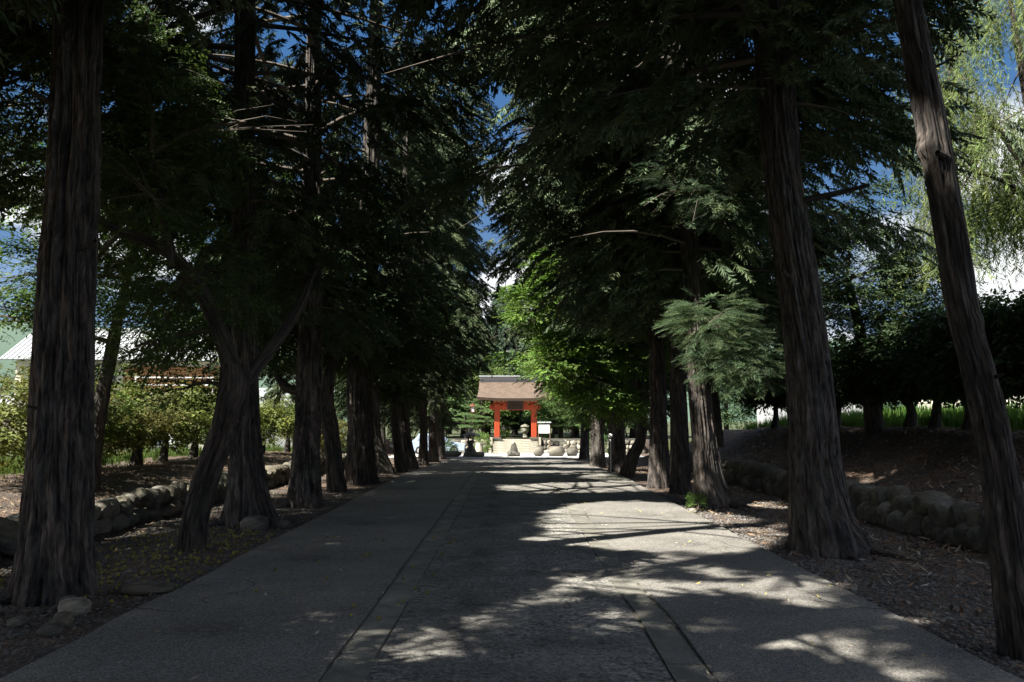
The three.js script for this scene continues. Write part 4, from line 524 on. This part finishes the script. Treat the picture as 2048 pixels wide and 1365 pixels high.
// ------------------------------------------------------------------ the gate, its steps and walls
const GX = 0.26, GY = 0.17, GZ = -60.6;
{
  const s = thing('stone_stairs', 'wide pale stone steps leading up to the red gate', 'steps', [GX, -0.85, -58]);
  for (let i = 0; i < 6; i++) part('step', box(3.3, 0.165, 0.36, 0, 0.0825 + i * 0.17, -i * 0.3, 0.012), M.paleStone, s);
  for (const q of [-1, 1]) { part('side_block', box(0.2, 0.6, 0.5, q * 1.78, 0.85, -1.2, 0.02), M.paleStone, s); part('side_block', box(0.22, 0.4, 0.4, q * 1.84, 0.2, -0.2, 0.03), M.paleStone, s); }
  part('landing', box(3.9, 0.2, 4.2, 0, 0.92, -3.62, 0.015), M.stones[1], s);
  const g = thing('temple_gate', 'vermilion temple gate with a broad brown bark roof at the end of the avenue', 'gate', [GX, GY, GZ]);
  for (const [x, z, w] of [[-1.37, 0, 0.4], [1.37, 0, 0.4], [-1.37, 1.15, 0.4], [1.37, 1.15, 0.4], [-1.37, -1.15, 0.27], [1.37, -1.15, 0.27]]) { const p = part('post', box(w, 2.55, w, x, 1.35, z, 0.03), M.vermilion, g); part('plinth', box(w + 0.22, 0.14, w + 0.22, x, 0.07, z, 0.02), M.stones[1], p); }
  part('main_beam', box(3.75, 0.42, 0.3, 0, 2.42, 0, 0.02), M.vermilion, g);
  part('front_beam', box(3.5, 0.36, 0.26, 0, 2.32, 1.15, 0.02), M.vermilion, g); part('rear_beam', box(3.5, 0.26, 0.2, 0, 2.34, -1.15, 0.02), M.vermilion, g);
  for (const q of [-1, 1]) { part('side_beam', box(0.18, 0.24, 2.6, q * 1.37, 2.36, 0, 0.02), M.vermilion, g); part('beam_nose', box(0.3, 0.3, 0.26, q * 1.78, 2.36, 1.15, 0.05), M.vermilion, g); }
  for (const x of [-1.37, -0.75, 0.75, 1.37]) { const b = part('bracket', join([box(0.3, 0.16, 0.3, x, 2.57, 1.15), box(0.62, 0.12, 0.2, x, 2.7, 1.15)]), M.vermilion, g); part('bearing_block', box(0.5, 0.1, 0.32, x, 2.81, 1.15, 0.01), M.paleWood, b); }
  part('plate_beam', box(4.6, 0.16, 0.2, 0, 2.95, 1.15), M.darkWood, g); part('plate_beam', box(4.6, 0.16, 0.2, 0, 2.95, -1.15), M.darkWood, g);
  part('plaque', box(1.0, 0.52, 0.08, -0.02, 2.5, 1.42, 0.01), M.darkWood, g); part('plaque_frame', join([box(1.16, 0.07, 0.12, -0.02, 2.79, 1.42), box(1.16, 0.07, 0.12, -0.02, 2.21, 1.42), box(0.08, 0.52, 0.12, -0.56, 2.5, 1.42), box(0.08, 0.52, 0.12, 0.52, 2.5, 1.42)]), M.black, g);
  // rafters
  for (let i = 0; i < 19; i++) for (const q of [1, -1]) { const m = part('rafter', box(0.08, 0.09, 1.5), M.darkWood, g); m.position.set(-2.42 + i * 0.269, 3.04, q * 1.3); m.rotation.x = q * 0.33; }
  // bark roof: concave slope, thick eaves that lift at the ends
  const R = []; const nu = 32, nv = 14, half = 2.86;
  const prof = (v) => { const z = mixn(0.12, 2.15, v), y = 3.0 + 1.42 * Math.pow(1 - v, 1.45); return [z, y]; };
  for (const q of [1, -1]) {
    const P = [], U = [], I = [];
    for (let j = 0; j <= nv; j++) for (let i = 0; i <= nu; i++) { const u = i / nu * 2 - 1, [z, y] = prof(j / nv), e = Math.pow(Math.abs(u), 3.5), flareX = half * (0.955 + 0.045 * Math.pow(j / nv, 1.5)); P.push(u * flareX, y + 0.14 * e * Math.pow(j / nv, 2) - 0.05 * Math.pow(Math.abs(u), 10), q * z); U.push(u * half / 1.2, j / nv * 2); }
    for (let j = 0; j < nv; j++) for (let i = 0; i < nu; i++) { const a = j * (nu + 1) + i; q > 0 ? I.push(a, a + nu + 1, a + 1, a + 1, a + nu + 1, a + nu + 2) : I.push(a, a + 1, a + nu + 1, a + 1, a + nu + 2, a + nu + 1); }
    const gg = new THREE.BufferGeometry(); gg.setAttribute('position', new THREE.Float32BufferAttribute(P, 3)); gg.setAttribute('uv', new THREE.Float32BufferAttribute(U, 2)); gg.setIndex(I); gg.computeVertexNormals();
    part('roof_slope', gg, M.thatch, g);
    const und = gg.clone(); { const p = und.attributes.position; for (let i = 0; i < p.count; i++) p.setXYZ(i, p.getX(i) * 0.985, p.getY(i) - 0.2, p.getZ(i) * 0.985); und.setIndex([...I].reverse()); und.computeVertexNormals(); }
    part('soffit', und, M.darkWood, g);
    // eave edge and gable edges, real thickness
    const E = [], EU = [], EI = []; const edge = (a, b) => { const k = E.length / 3; E.push(...a, ...b); EU.push(k * 0.1, 0, k * 0.1, 1); if (k > 0) EI.push(k - 2, k - 1, k, k, k - 1, k + 1); };
    const pt = (arr, i) => [arr[i * 3], arr[i * 3 + 1], arr[i * 3 + 2]], UP = und.attributes.position.array;
    for (let j = 0; j <= nv; j++) edge(pt(P, j * (nu + 1)), pt(UP, j * (nu + 1)));
    for (let i = 0; i <= nu; i++) edge(pt(P, nv * (nu + 1) + i), pt(UP, nv * (nu + 1) + i));
    for (let j = nv; j >= 0; j--) edge(pt(P, j * (nu + 1) + nu), pt(UP, j * (nu + 1) + nu));
    const eg = new THREE.BufferGeometry(); eg.setAttribute('position', new THREE.Float32BufferAttribute(E, 3)); eg.setAttribute('uv', new THREE.Float32BufferAttribute(EU, 2)); eg.setIndex(EI); eg.computeVertexNormals();
    part('eave_edge', eg, M.thatchEdge, g);
  }
  const rd = part('ridge', join([box(5.2, 0.3, 0.46, 0, 4.5, 0, 0.03), box(5.32, 0.09, 0.6, 0, 4.3, 0, 0.02)]), M.tileDark, g);
  part('ridge_cap', box(5.55, 0.08, 0.5, 0, 4.71, 0, 0.03), M.tile, rd);
  for (const q of [-1, 1]) { part('ridge_end', new THREE.ExtrudeGeometry(new THREE.Shape([[-0.24, 0], [0.24, 0], [0.3, 0.36], [0.12, 0.62], [-0.12, 0.62], [-0.3, 0.36]].map(a => new THREE.Vector2(...a))), { depth: 0.12, bevelEnabled: false }).rotateY(Math.PI / 2).translate(q * 2.62 - 0.06, 4.12, 0), M.tileDark, rd); part('gable_board', new THREE.ExtrudeGeometry(new THREE.Shape([[-1.7, 0], [-1.2, 0.3], [-0.5, 0.85], [0, 1.25], [0.5, 0.85], [1.2, 0.3], [1.7, 0], [0, 0.7]].map(a => new THREE.Vector2(...a))), { depth: 0.08, bevelEnabled: false }).rotateY(Math.PI / 2).translate(q * 2.45, 2.98, 0), M.darkWood, g); }
  // retaining walls either side
  const wr = dryWall('stone_wall', 'rough pale stone retaining wall right of the gate steps', -59.3, 2.3, 9.5, 0.72, 311, 'x', [M.stones[2], M.stones[0], M.paleStone], 0.42);
  part('coping', box(7.4, 0.36, 0.3, 3.6, 0.02, -0.2, 0.03), M.stones[1], wr);
  const wl = dryWall('stone_wall', 'grey stone retaining wall left of the gate steps', -59.3, -1.75, -8.5, 0.7, 312, 'x', [M.stones[2], M.stones[0], M.stones[1]], 0.45);
  part('coping', box(6.8, 0.34, 0.3, -3.4, 0.02, -0.2, 0.03), M.stones[1], wl);
}
{ // stone lantern
  const l = thing('stone_lantern', 'dark stone lantern with a wide cap standing left of the plaza', 'lantern', [-2.42, fall(-47), -47]);
  part('base', new THREE.CylinderGeometry(0.42, 0.55, 0.28, 6).translate(0, 0.14, 0), M.stones[1], l);
  part('shaft', new THREE.LatheGeometry([[0.36, 0.28], [0.3, 0.4], [0.17, 0.62], [0.15, 0.75], [0.24, 0.86], [0.26, 0.92]].map(a => new THREE.Vector2(...a)), 16), M.stones[1], l);
  const f = part('fire_box', join([box(0.07, 0.3, 0.07, -0.13, 1.07, 0.13), box(0.07, 0.3, 0.07, 0.13, 1.07, 0.13), box(0.07, 0.3, 0.07, -0.13, 1.07, -0.13), box(0.07, 0.3, 0.07, 0.13, 1.07, -0.13), box(0.36, 0.05, 0.36, 0, 0.945, 0)]), M.stones[1], l); part('lattice', join([box(0.2, 0.02, 0.02, 0, 1.07, 0.14), box(0.02, 0.24, 0.02, 0, 1.07, 0.14)]), M.stones[1], f);
  part('cap', new THREE.LatheGeometry([[0.62, 1.22], [0.6, 1.27], [0.3, 1.4], [0.12, 1.52], [0.001, 1.53]].map(a => new THREE.Vector2(...a)), 6), M.stones[1], l);
  part('cap_underside', new THREE.CylinderGeometry(0.6, 0.3, 0.05, 6).translate(0, 1.215, 0), M.stones[1], l);
  part('finial', new THREE.SphereGeometry(0.1, 10, 8).scale(1, 1.3, 1).translate(0, 1.62, 0), M.stones[1], l);
}
{ // red lamp post, notice board, white post lamp, urn
  const l = thing('lamp_post', 'wooden post carrying a red-brown lantern left of the gate', 'lamp post', [-2.98, 0.15, -60.5]);
  part('pole', new THREE.CylinderGeometry(0.05, 0.06, 2.0, 10).translate(0, 1.0, 0), M.wood, l);
  const b = part('lantern_box', join([box(0.3, 0.06, 0.3, 0, 2.03, 0), box(0.36, 0.05, 0.36, 0, 2.42, 0), box(0.04, 0.36, 0.04, -0.13, 2.22, 0.13), box(0.04, 0.36, 0.04, 0.13, 2.22, 0.13), box(0.04, 0.36, 0.04, -0.13, 2.22, -0.13), box(0.04, 0.36, 0.04, 0.13, 2.22, -0.13)]), M.redBrown, l); part('pane', box(0.23, 0.33, 0.23, 0, 2.22, 0), M.curtain, b);
  part('lantern_roof', new THREE.ConeGeometry(0.32, 0.26, 4).rotateY(Math.PI / 4).translate(0, 2.58, 0), M.redBrown, l);
  const n = thing('notice_board', 'white notice board under a small roof right of the gate', 'notice board', [2.35, -0.85, -58.5]);
  part('board', box(0.78, 0.64, 0.04, 0, 1.78, 0, 0.008), M.white, n); for (const q of [-1, 1]) part('leg', box(0.06, 2.2, 0.06, q * 0.42, 1.08, -0.03), M.wood, n);
  part('roof', join([box(1.02, 0.05, 0.2, 0, 2.24, 0.0), box(0.98, 0.05, 0.14, 0, 2.285, 0)]), M.tile, n);
  const p = thing('post_lamp', 'slim post with a white globe in front of the right-hand cedars', 'lamp', [3.0, fall(-25), -24.4]);
  part('pole', new THREE.CylinderGeometry(0.018, 0.022, 0.95, 8).translate(0, 0.47, 0), M.alu, p); part('globe', new THREE.SphereGeometry(0.075, 14, 10).scale(1, 0.85, 1).translate(0, 1.14, 0), M.white, p); part('collar', new THREE.CylinderGeometry(0.026, 0.02, 0.09, 10).translate(0, 0.985, 0), M.white, p); part('neck', new THREE.CylinderGeometry(0.012, 0.012, 0.1, 8).translate(0, 1.06, 0), M.black, p);
  const u = thing('incense_urn', 'pale stone urn seen through the gate opening', 'urn', [1.08, 0.15, -66.8]);
  part('bowl', new THREE.LatheGeometry([[0.12, 0.3], [0.3, 0.42], [0.36, 0.62], [0.3, 0.78], [0.36, 0.84]].map(a => new THREE.Vector2(...a)), 18), M.paleStone, u); part('foot', new THREE.CylinderGeometry(0.14, 0.24, 0.3, 14).translate(0, 0.15, 0), M.paleStone, u); part('lid', new THREE.LatheGeometry([[0.4, 0.86], [0.36, 0.95], [0.1, 1.06], [0.001, 1.1]].map(a => new THREE.Vector2(...a)), 18), M.stones[2], u);
}
{ // parked car at the far left, mostly hidden
  const c = thing('parked_car', 'light blue car parked far off left of the stone lantern', 'car', [-5.4, -0.85, -57.2], 0.15);
  const sh = (pts, w) => { const g = new THREE.ExtrudeGeometry(new THREE.Shape(pts.map(a => new THREE.Vector2(...a))), { depth: w, bevelEnabled: true, bevelSize: 0.05, bevelThickness: 0.05, bevelSegments: 2 }); g.translate(0, 0, -w / 2); return g; };
  part('body', sh([[-1.9, 0.3], [1.9, 0.3], [1.95, 0.7], [1.1, 0.88], [-1.7, 0.92], [-1.95, 0.75]], 1.5), M.carPaint, c); part('cabin', sh([[-1.6, 0.92], [0.95, 0.88], [0.35, 1.38], [-1.2, 1.42]], 1.3), M.carPaint, c);
  for (const q of [-1, 1]) { part('window', sh([[-1.35, 0.98], [0.6, 0.96], [0.25, 1.32], [-1.1, 1.34]], 0.02).translate(0, 0, q * 0.7), M.glass, c); part('headlight', box(0.05, 0.14, 0.3, 1.99, 0.66, q * 0.55, 0.02), M.white, c); for (const x of [-1.2, 1.2]) { const w = part('wheel', new THREE.CylinderGeometry(0.3, 0.3, 0.2, 18).rotateX(Math.PI / 2).translate(x, 0.3, q * 0.72), M.rubber, c); part('rim', new THREE.CylinderGeometry(0.18, 0.18, 0.22, 14).rotateX(Math.PI / 2).translate(x, 0.3, q * 0.72), M.alu, w); } }
}
// ------------------------------------------------------------------ planting round the gate and the wood behind it
function pine(label, x, y, z, pads, seed, col = [0.1, 0.17, 0.05]) {
  const r = rng(seed), t = thing('garden_pine', label, 'tree', [x, y, z], 0, 'pruned pines by the gate'), limbs = [], list = [], b0 = V(x, y, z), top = Math.max(...pads.map(p => p[1]));
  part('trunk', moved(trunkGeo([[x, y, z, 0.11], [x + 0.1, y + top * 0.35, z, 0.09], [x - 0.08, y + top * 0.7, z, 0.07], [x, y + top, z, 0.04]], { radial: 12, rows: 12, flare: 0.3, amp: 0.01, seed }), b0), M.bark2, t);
  for (const [px, py, pz, rx, rz] of pads) { limbs.push(tube([V(x, y + py - 0.2, z), V(x + px * 0.5, y + py - 0.1, z + pz * 0.5), V(x + px, y + py, z + pz)], 0.04, 0.015, 5)); for (let i = 0; i < rx * rz * 190; i++) { const a = r() * 6.28, q = Math.sqrt(r()); list.push([V(x + px + Math.cos(a) * rx * q, y + py + 0.16 * (1 - q * q) + 0.06 * r(), z + pz + Math.sin(a) * rz * q), V(r() - 0.5, 0, r() - 0.5).normalize(), 0.2 + 0.12 * r(), 0, tint(r, col, 0.6)]); } }
  part('limbs', moved(join(limbs), b0), M.twig, t, 'stuff'); crown(t, b0, 'pine', M.needle, list); return t;
}
pine('layered pruned pine immediately left of the gate', -2.3, 0.15, -61, [[0, 2.9, 0, 0.6, 0.5], [-0.5, 2.3, 0.3, 0.8, 0.5], [0.45, 2.0, 0.4, 0.7, 0.5], [-0.3, 1.5, 0.6, 1.0, 0.6], [0.5, 1.2, 0.5, 0.7, 0.5], [-0.6, 0.9, 0.5, 0.8, 0.5]], 401);
pine('low spreading pruned pine beyond the stone lantern', -3.5, 0.15, -60.4, [[0, 1.7, 0, 0.8, 0.6], [-0.8, 1.3, 0.2, 0.8, 0.5], [0.6, 1.2, 0.3, 0.8, 0.5], [-0.4, 0.8, 0.4, 1.1, 0.6]], 402);
pine('rounded pruned pine right of the notice board', 4.5, 0.15, -61, [[0, 1.9, 0, 0.8, 0.6], [-0.7, 1.4, 0.3, 0.9, 0.6], [0.7, 1.3, 0.3, 0.9, 0.6], [-0.2, 0.9, 0.5, 1.2, 0.7]], 403);
pine('tall pruned pine among the trees right of the gate', 3.2, 0.15, -63, [[0, 3.6, 0, 0.8, 0.6], [-0.6, 3.0, 0.2, 0.9, 0.6], [0.6, 2.6, 0.2, 0.9, 0.6], [-0.4, 2.0, 0.4, 1.0, 0.6], [0.6, 1.6, 0.4, 0.9, 0.6]], 404, [0.085, 0.15, 0.045]);
pine('pruned pine in the court seen through the left half of the gate', -0.4, 0.15, -67, [[0, 1.7, 0, 0.6, 0.5], [-0.4, 1.2, 0.2, 0.6, 0.4], [0.4, 1.0, 0.2, 0.6, 0.4]], 405);
{
  const bush = (label, x, z, rr, h, col, seed) => { const r = rng(seed), y = land(x, z), t = thing('shrub', label, 'shrub', [x, y, z], 0, 'shrubs round the gate'), list = []; part('stem', moved(tube([V(x, y - 0.05, z), V(x + 0.03, y + h * 0.4, z), V(x, y + h * 0.7, z)], 0.04, 0.02, 6), V(x, y, z)), M.twig, t); for (let i = 0; i < 130 * rr * h + 30; i++) { const q = V(r() - 0.5, r() * 0.9 + 0.05, r() - 0.5), n = q.clone().sub(V(0, 0.3, 0)).normalize(); list.push([V(x + n.x * rr * Math.pow(r(), 0.4), y + h * 0.5 + n.y * h * 0.5 * Math.pow(r(), 0.4), z + n.z * rr * Math.pow(r(), 0.4)), n, Math.min(0.28, h * 0.55) * (1 + 0.5 * r()), (r() - 0.5), tint(r, col, 0.6)]); } crown(t, V(x, y, z), 'bush', M.leaf, list); };
  bush('light green shrub between the stone lantern and the gate steps', -2.1, -56.5, 0.5, 1.3, [0.15, 0.24, 0.05], 411);
  bush('small bright clipped shrub at the left gate post', -0.75, -61.8, 0.35, 0.5, [0.2, 0.3, 0.04], 412);
  bush('dark rounded shrub low on the far left of the plaza', -4.6, -55.5, 0.7, 0.8, [0.05, 0.1, 0.03], 413);
  bush('yellow-green shrub under the notice board', 2.3, -60.6, 0.6, 0.5, [0.17, 0.26, 0.04], 414);
  bush('small leafy weed at the foot of the sunlit right cedar', 3.32, -14.5, 0.1, 0.22, [0.1, 0.18, 0.03], 415);
  bush('broad dark shrub against the wall right of the plaza', 6.0, -56, 1.0, 1.2, [0.06, 0.12, 0.03], 416);
}
{
  const wood = 'trees of the wood behind the gate';
  const C = (label, x, z, H, reach, seed, col, from = 1.5) => conifer('conifer_tree', label, [[x, 0.1, z, 0.28], [x, 2, z, 0.24], [x + 0.1, H * 0.5, z, 0.17]], { H, from, reach, boughs: 70, seed, group: wood, colour: col, size: 0.95, dens: 0.95, trunk: { radial: 14, rows: 20, amp: 0.01 } });
  C('tall thin bare-topped conifer against the cloud above the gate', -0.9, -92, 17.5, 1.8, 421, [0.05, 0.085, 0.045], 9);
  C('pale grey-green conifer just behind the gate roof', 2.2, -72, 10.5, 2.9, 422, [0.085, 0.135, 0.07]);
  C('dark conifer behind the left of the gate roof', -4.2, -70, 11.5, 2.8, 423, [0.05, 0.09, 0.04]);
  C('broad green conifer behind the right of the gate', 5.6, -70, 13, 3.3, 424, [0.07, 0.125, 0.05]);
  C('tall dark conifer deep in the wood right of the sky slot', 4.5, -82, 19, 3.4, 425, [0.05, 0.09, 0.045]);
  C('tall dark conifer deep in the wood left of the sky slot', -6.5, -82, 18, 3.4, 426, [0.04, 0.075, 0.04]);
  C('conifer in the wood at the far right of the plaza', 10, -66, 15, 3.6, 427, [0.05, 0.1, 0.04]);
  C('conifer in the wood at the far left of the plaza', -10, -66, 14, 3.6, 428, [0.045, 0.085, 0.04]);
  C('slim pale conifer in the court straight behind the gate', 0.3, -78, 9, 2.3, 429, [0.08, 0.13, 0.06]);
  C('conifer beyond the court left of the slim pale one', -2.6, -80, 10, 2.6, 430, [0.06, 0.11, 0.05]);
  const D = (label, x, z, h, seed, col) => { broadleaf('wood_tree', label, [[x, 0.1, z, 0.2], [x, 1.5, z, 0.16], [x + 0.1, h * 0.6, z, 0.1], [x, h * 0.8, z, 0.05]], [[x, h * 0.75, z, 2.0, h * 0.24, 1.6, 150], [x - 1.2, h * 0.5, z + 0.6, 1.5, h * 0.2, 1.4, 100], [x + 1.2, h * 0.5, z + 0.5, 1.5, h * 0.2, 1.4, 100], [x, h * 0.3, z + 0.9, 1.6, h * 0.15, 1.2, 80]], { seed, size: 0.75, colour: col, group: wood, clear: false, carve: false, trunk: { radial: 12, rows: 12 } }); };
  D('sunlit yellow-green tree above the left end of the gate roof', -2.0, -68, 6.6, 441, [0.13, 0.2, 0.04]);
  D('fresh green tree at the right end of the gate roof', 4.0, -65.5, 6.2, 442, [0.11, 0.2, 0.04]);
  D('dark leafy tree filling the gate opening', 1.6, -72.5, 5.2, 443, [0.06, 0.11, 0.03]);
  D('leafy tree behind the left retaining wall', -5.6, -63, 5.0, 444, [0.09, 0.16, 0.04]);
  D('leafy tree behind the right retaining wall', 7.2, -62, 5.5, 445, [0.07, 0.13, 0.035]);
  D('dark tree in the wood beyond the left terrace', -13, -58, 8, 446, [0.06, 0.11, 0.035]);
  D('dark tree in the wood beyond the right meadow', 15, -56, 8, 447, [0.05, 0.1, 0.03]);
}
// ------------------------------------------------------------------ houses beyond the hedges, hills
function tiled(name, w, run, rise, mat, parent, x, y, z, q) { // one slope of a tiled roof, courses as real steps
  const n = 14, gs = [], a = Math.atan2(rise, run), L = Math.hypot(run, rise); for (let i = 0; i < n; i++) { const b = box(w, 0.05, L / n * 1.12); b.rotateX(q * (a - 0.06)); const v = (i + 0.5) / n; b.translate(0, rise * (1 - v), q * run * v); gs.push(b); }
  for (let k = 0; k < w / 0.3; k++) { const b = new THREE.CylinderGeometry(0.045, 0.045, L, 6); b.rotateX(Math.PI / 2); b.rotateX(q * a); b.translate(-w / 2 + 0.15 + k * 0.3, rise * 0.5 + 0.03, q * run * 0.5); gs.push(b); }
  const m = part(name, join(gs), mat, parent, 'stuff'); m.position.set(x, y, z); return m;
}
{
  const h = thing('house', 'two-storey house with grey tiled roofs and timber siding behind the left hedge', 'house', [-24, -0.4, -49], 0.12);
  part('wall', box(12.4, 5.6, 7, 0, 2.8, -3.5), M.plaster, h);
  const up = part('upper_siding', box(6.2, 0.05, 0.03, 3.1, 4.1, 0.02), M.wood, h); void up;
  for (let i = 0; i < 16; i++) part('siding_board', box(6.1, 0.17, 0.04, 3.1, 2.35 + i * 0.19, 0.03 + 0.004 * (i % 2)), M.paleWood, h);
  tiled('roof_slope', 13.6, 4.3, 2.2, M.tile, h, 0, 5.6, -3.5, 1); tiled('roof_slope', 13.6, 4.3, 2.2, M.tile, h, 0, 5.6, -3.5, -1);
  part('roof_ridge', box(13.7, 0.3, 0.36, 0, 7.85, -3.5, 0.05), M.tile, h);
  for (const q of [-1, 1]) part('gable', new THREE.ExtrudeGeometry(new THREE.Shape([[-3.5, 0], [3.5, 0], [0, 1.85]].map(a => new THREE.Vector2(...a))), { depth: 0.1, bevelEnabled: false }).rotateY(Math.PI / 2).translate(q * 6.1 - 0.05, 5.55, -3.5), M.plaster, h);
  tiled('lower_roof', 7.0, 1.6, 0.7, M.tile, h, -3.6, 2.75, 0.05, 1);
  for (const [x, y, w, hh] of [[-4.2, 4.55, 2.3, 1.2], [-1.4, 4.55, 1.9, 1.2], [-3.8, 1.4, 2.4, 1.7], [2.6, 1.2, 2.2, 1.5]]) {
    const f = part('window', join([box(w + 0.16, 0.09, 0.1, x, y + hh / 2, 0.1), box(w + 0.16, 0.09, 0.1, x, y - hh / 2, 0.1), box(0.09, hh, 0.1, x - w / 2, y, 0.1), box(0.09, hh, 0.1, x + w / 2, y, 0.1), box(0.07, hh, 0.09, x, y, 0.1)]), M.black, h);
    part('pane', box(w / 2 - 0.1, hh - 0.1, 0.02, x - w / 4, y, 0.085), M.glass, f); part('curtain', box(w / 2 - 0.1, hh - 0.1, 0.02, x + w / 4, y, 0.08), M.curtain, f); part('sill', box(w + 0.3, 0.07, 0.24, x, y - hh / 2 - 0.1, 0.14), M.alu, f);
  }
  const b = part('balcony', box(4.6, 0.16, 1.1, 3.4, 3.55, 0.6), M.plaster, h); for (const y of [4.1, 4.55]) part('rail', box(4.6, 0.07, 0.06, 3.4, y, 1.12), M.white, b); for (let i = 0; i < 2; i++) part('baluster', box(0.06, 1.1, 0.06, 1.15 + i * 4.5, 4.1, 1.12), M.white, b);
  const c = thing('shed', 'low outbuilding with a pale sheet roof beyond the left hedge', 'shed', [-12.8, -0.1, -42], 0.08);
  part('wall', box(5.4, 2.1, 3, 0, 1.05, -1.6), M.curtain, c); part('fascia', box(6, 0.4, 0.1, 0, 2.15, 0.22), M.wood, c); part('shutter', box(3.2, 1.5, 0.05, 0.6, 1.0, -0.06), M.alu, c);
  for (let i = 0; i < 12; i++) { const s = part('roof_sheet', box(0.5, 0.05, 3.9, -2.76 + i * 0.502, 0, 0), M.alu, c); s.position.set(0, 2.85, -1.5); s.rotation.x = 0.32; }
  const d = thing('house', 'dark-roofed building showing above the hedge at the right edge', 'house', [27.5, 1.2, -42], -0.2);
  part('wall', box(8, 4.2, 6, 0, 2.1, -3), M.plaster, d); part('roof', new THREE.ExtrudeGeometry(new THREE.Shape([[-4, 0], [4, 0], [0, 0.9]].map(a => new THREE.Vector2(...a))), { depth: 9, bevelEnabled: false }).rotateY(Math.PI / 2).translate(-4.5, 4.2, -3), M.tileDark, d); const w2 = part('window', box(2, 1.1, 0.06, -1.6, 3.0, 0.03), M.black, d); part('pane', box(1.8, 0.9, 0.03, -1.6, 3.0, 0.06), M.glass, w2);
  const e = thing('house', 'small grey house glimpsed between the great cedar and the dark hedge', 'house', [18.5, 1.1, -47], -0.1);
  part('wall', box(6, 3.0, 5, 0, 1.5, -2.5), M.tile, e); part('roof', new THREE.ExtrudeGeometry(new THREE.Shape([[-3.2, 0], [3.2, 0], [0, 1.3]].map(a => new THREE.Vector2(...a))), { depth: 6.8, bevelEnabled: false }).rotateY(Math.PI / 2).translate(-3.4, 3.0, -2.5), M.tile, e); const w3 = part('window', box(1.6, 1.0, 0.06, 0.4, 2.0, 0.03), M.black, e); part('pane', box(1.4, 0.8, 0.03, 0.4, 2.0, 0.06), M.glass, w3);
}
{ // hills
  const P = [], I = [], n = 120, U = []; for (let j = 0; j <= 14; j++) for (let i = 0; i <= n; i++) { const a = mixn(-1.9, 1.9, i / n), R = 900 + j * 45, ridge = (70 + 90 * fbm(a * 2.2 + 7, 0, 3, 4) + (a < -0.2 ? 35 : 0)) * Math.sin(Math.PI * 0.5 * Math.min(1, j / 12)); P.push(Math.sin(a) * R, ridge - 3 + 10 * (fbm(a * 30, j * 0.9, 5, 3) - 0.5) * Math.min(1, j / 3), -Math.cos(a) * R); U.push(a, j); }
  for (let j = 0; j < 14; j++) for (let i = 0; i < n; i++) { const a = j * (n + 1) + i; I.push(a, a + 1, a + n + 1, a + 1, a + n + 2, a + n + 1); }
  const g = new THREE.BufferGeometry(); g.setAttribute('position', new THREE.Float32BufferAttribute(P, 3)); g.setAttribute('uv', new THREE.Float32BufferAttribute(U, 2)); g.setIndex(I); g.computeVertexNormals(); structure('hills', g, M.hill);
}

// ------------------------------------------------------------------ draw
scene.traverse(o => { if (o.isMesh) { o.castShadow = true; o.receiveShadow = true; } });
const renderer = new THREE.WebGLRenderer({ antialias: true });
renderer.setSize(1024, 682); renderer.shadowMap.enabled = true; renderer.shadowMap.type = THREE.PCFSoftShadowMap;
renderer.toneMapping = THREE.LinearToneMapping; renderer.toneMappingExposure = EXPOSURE;
renderer.render(scene, camera);
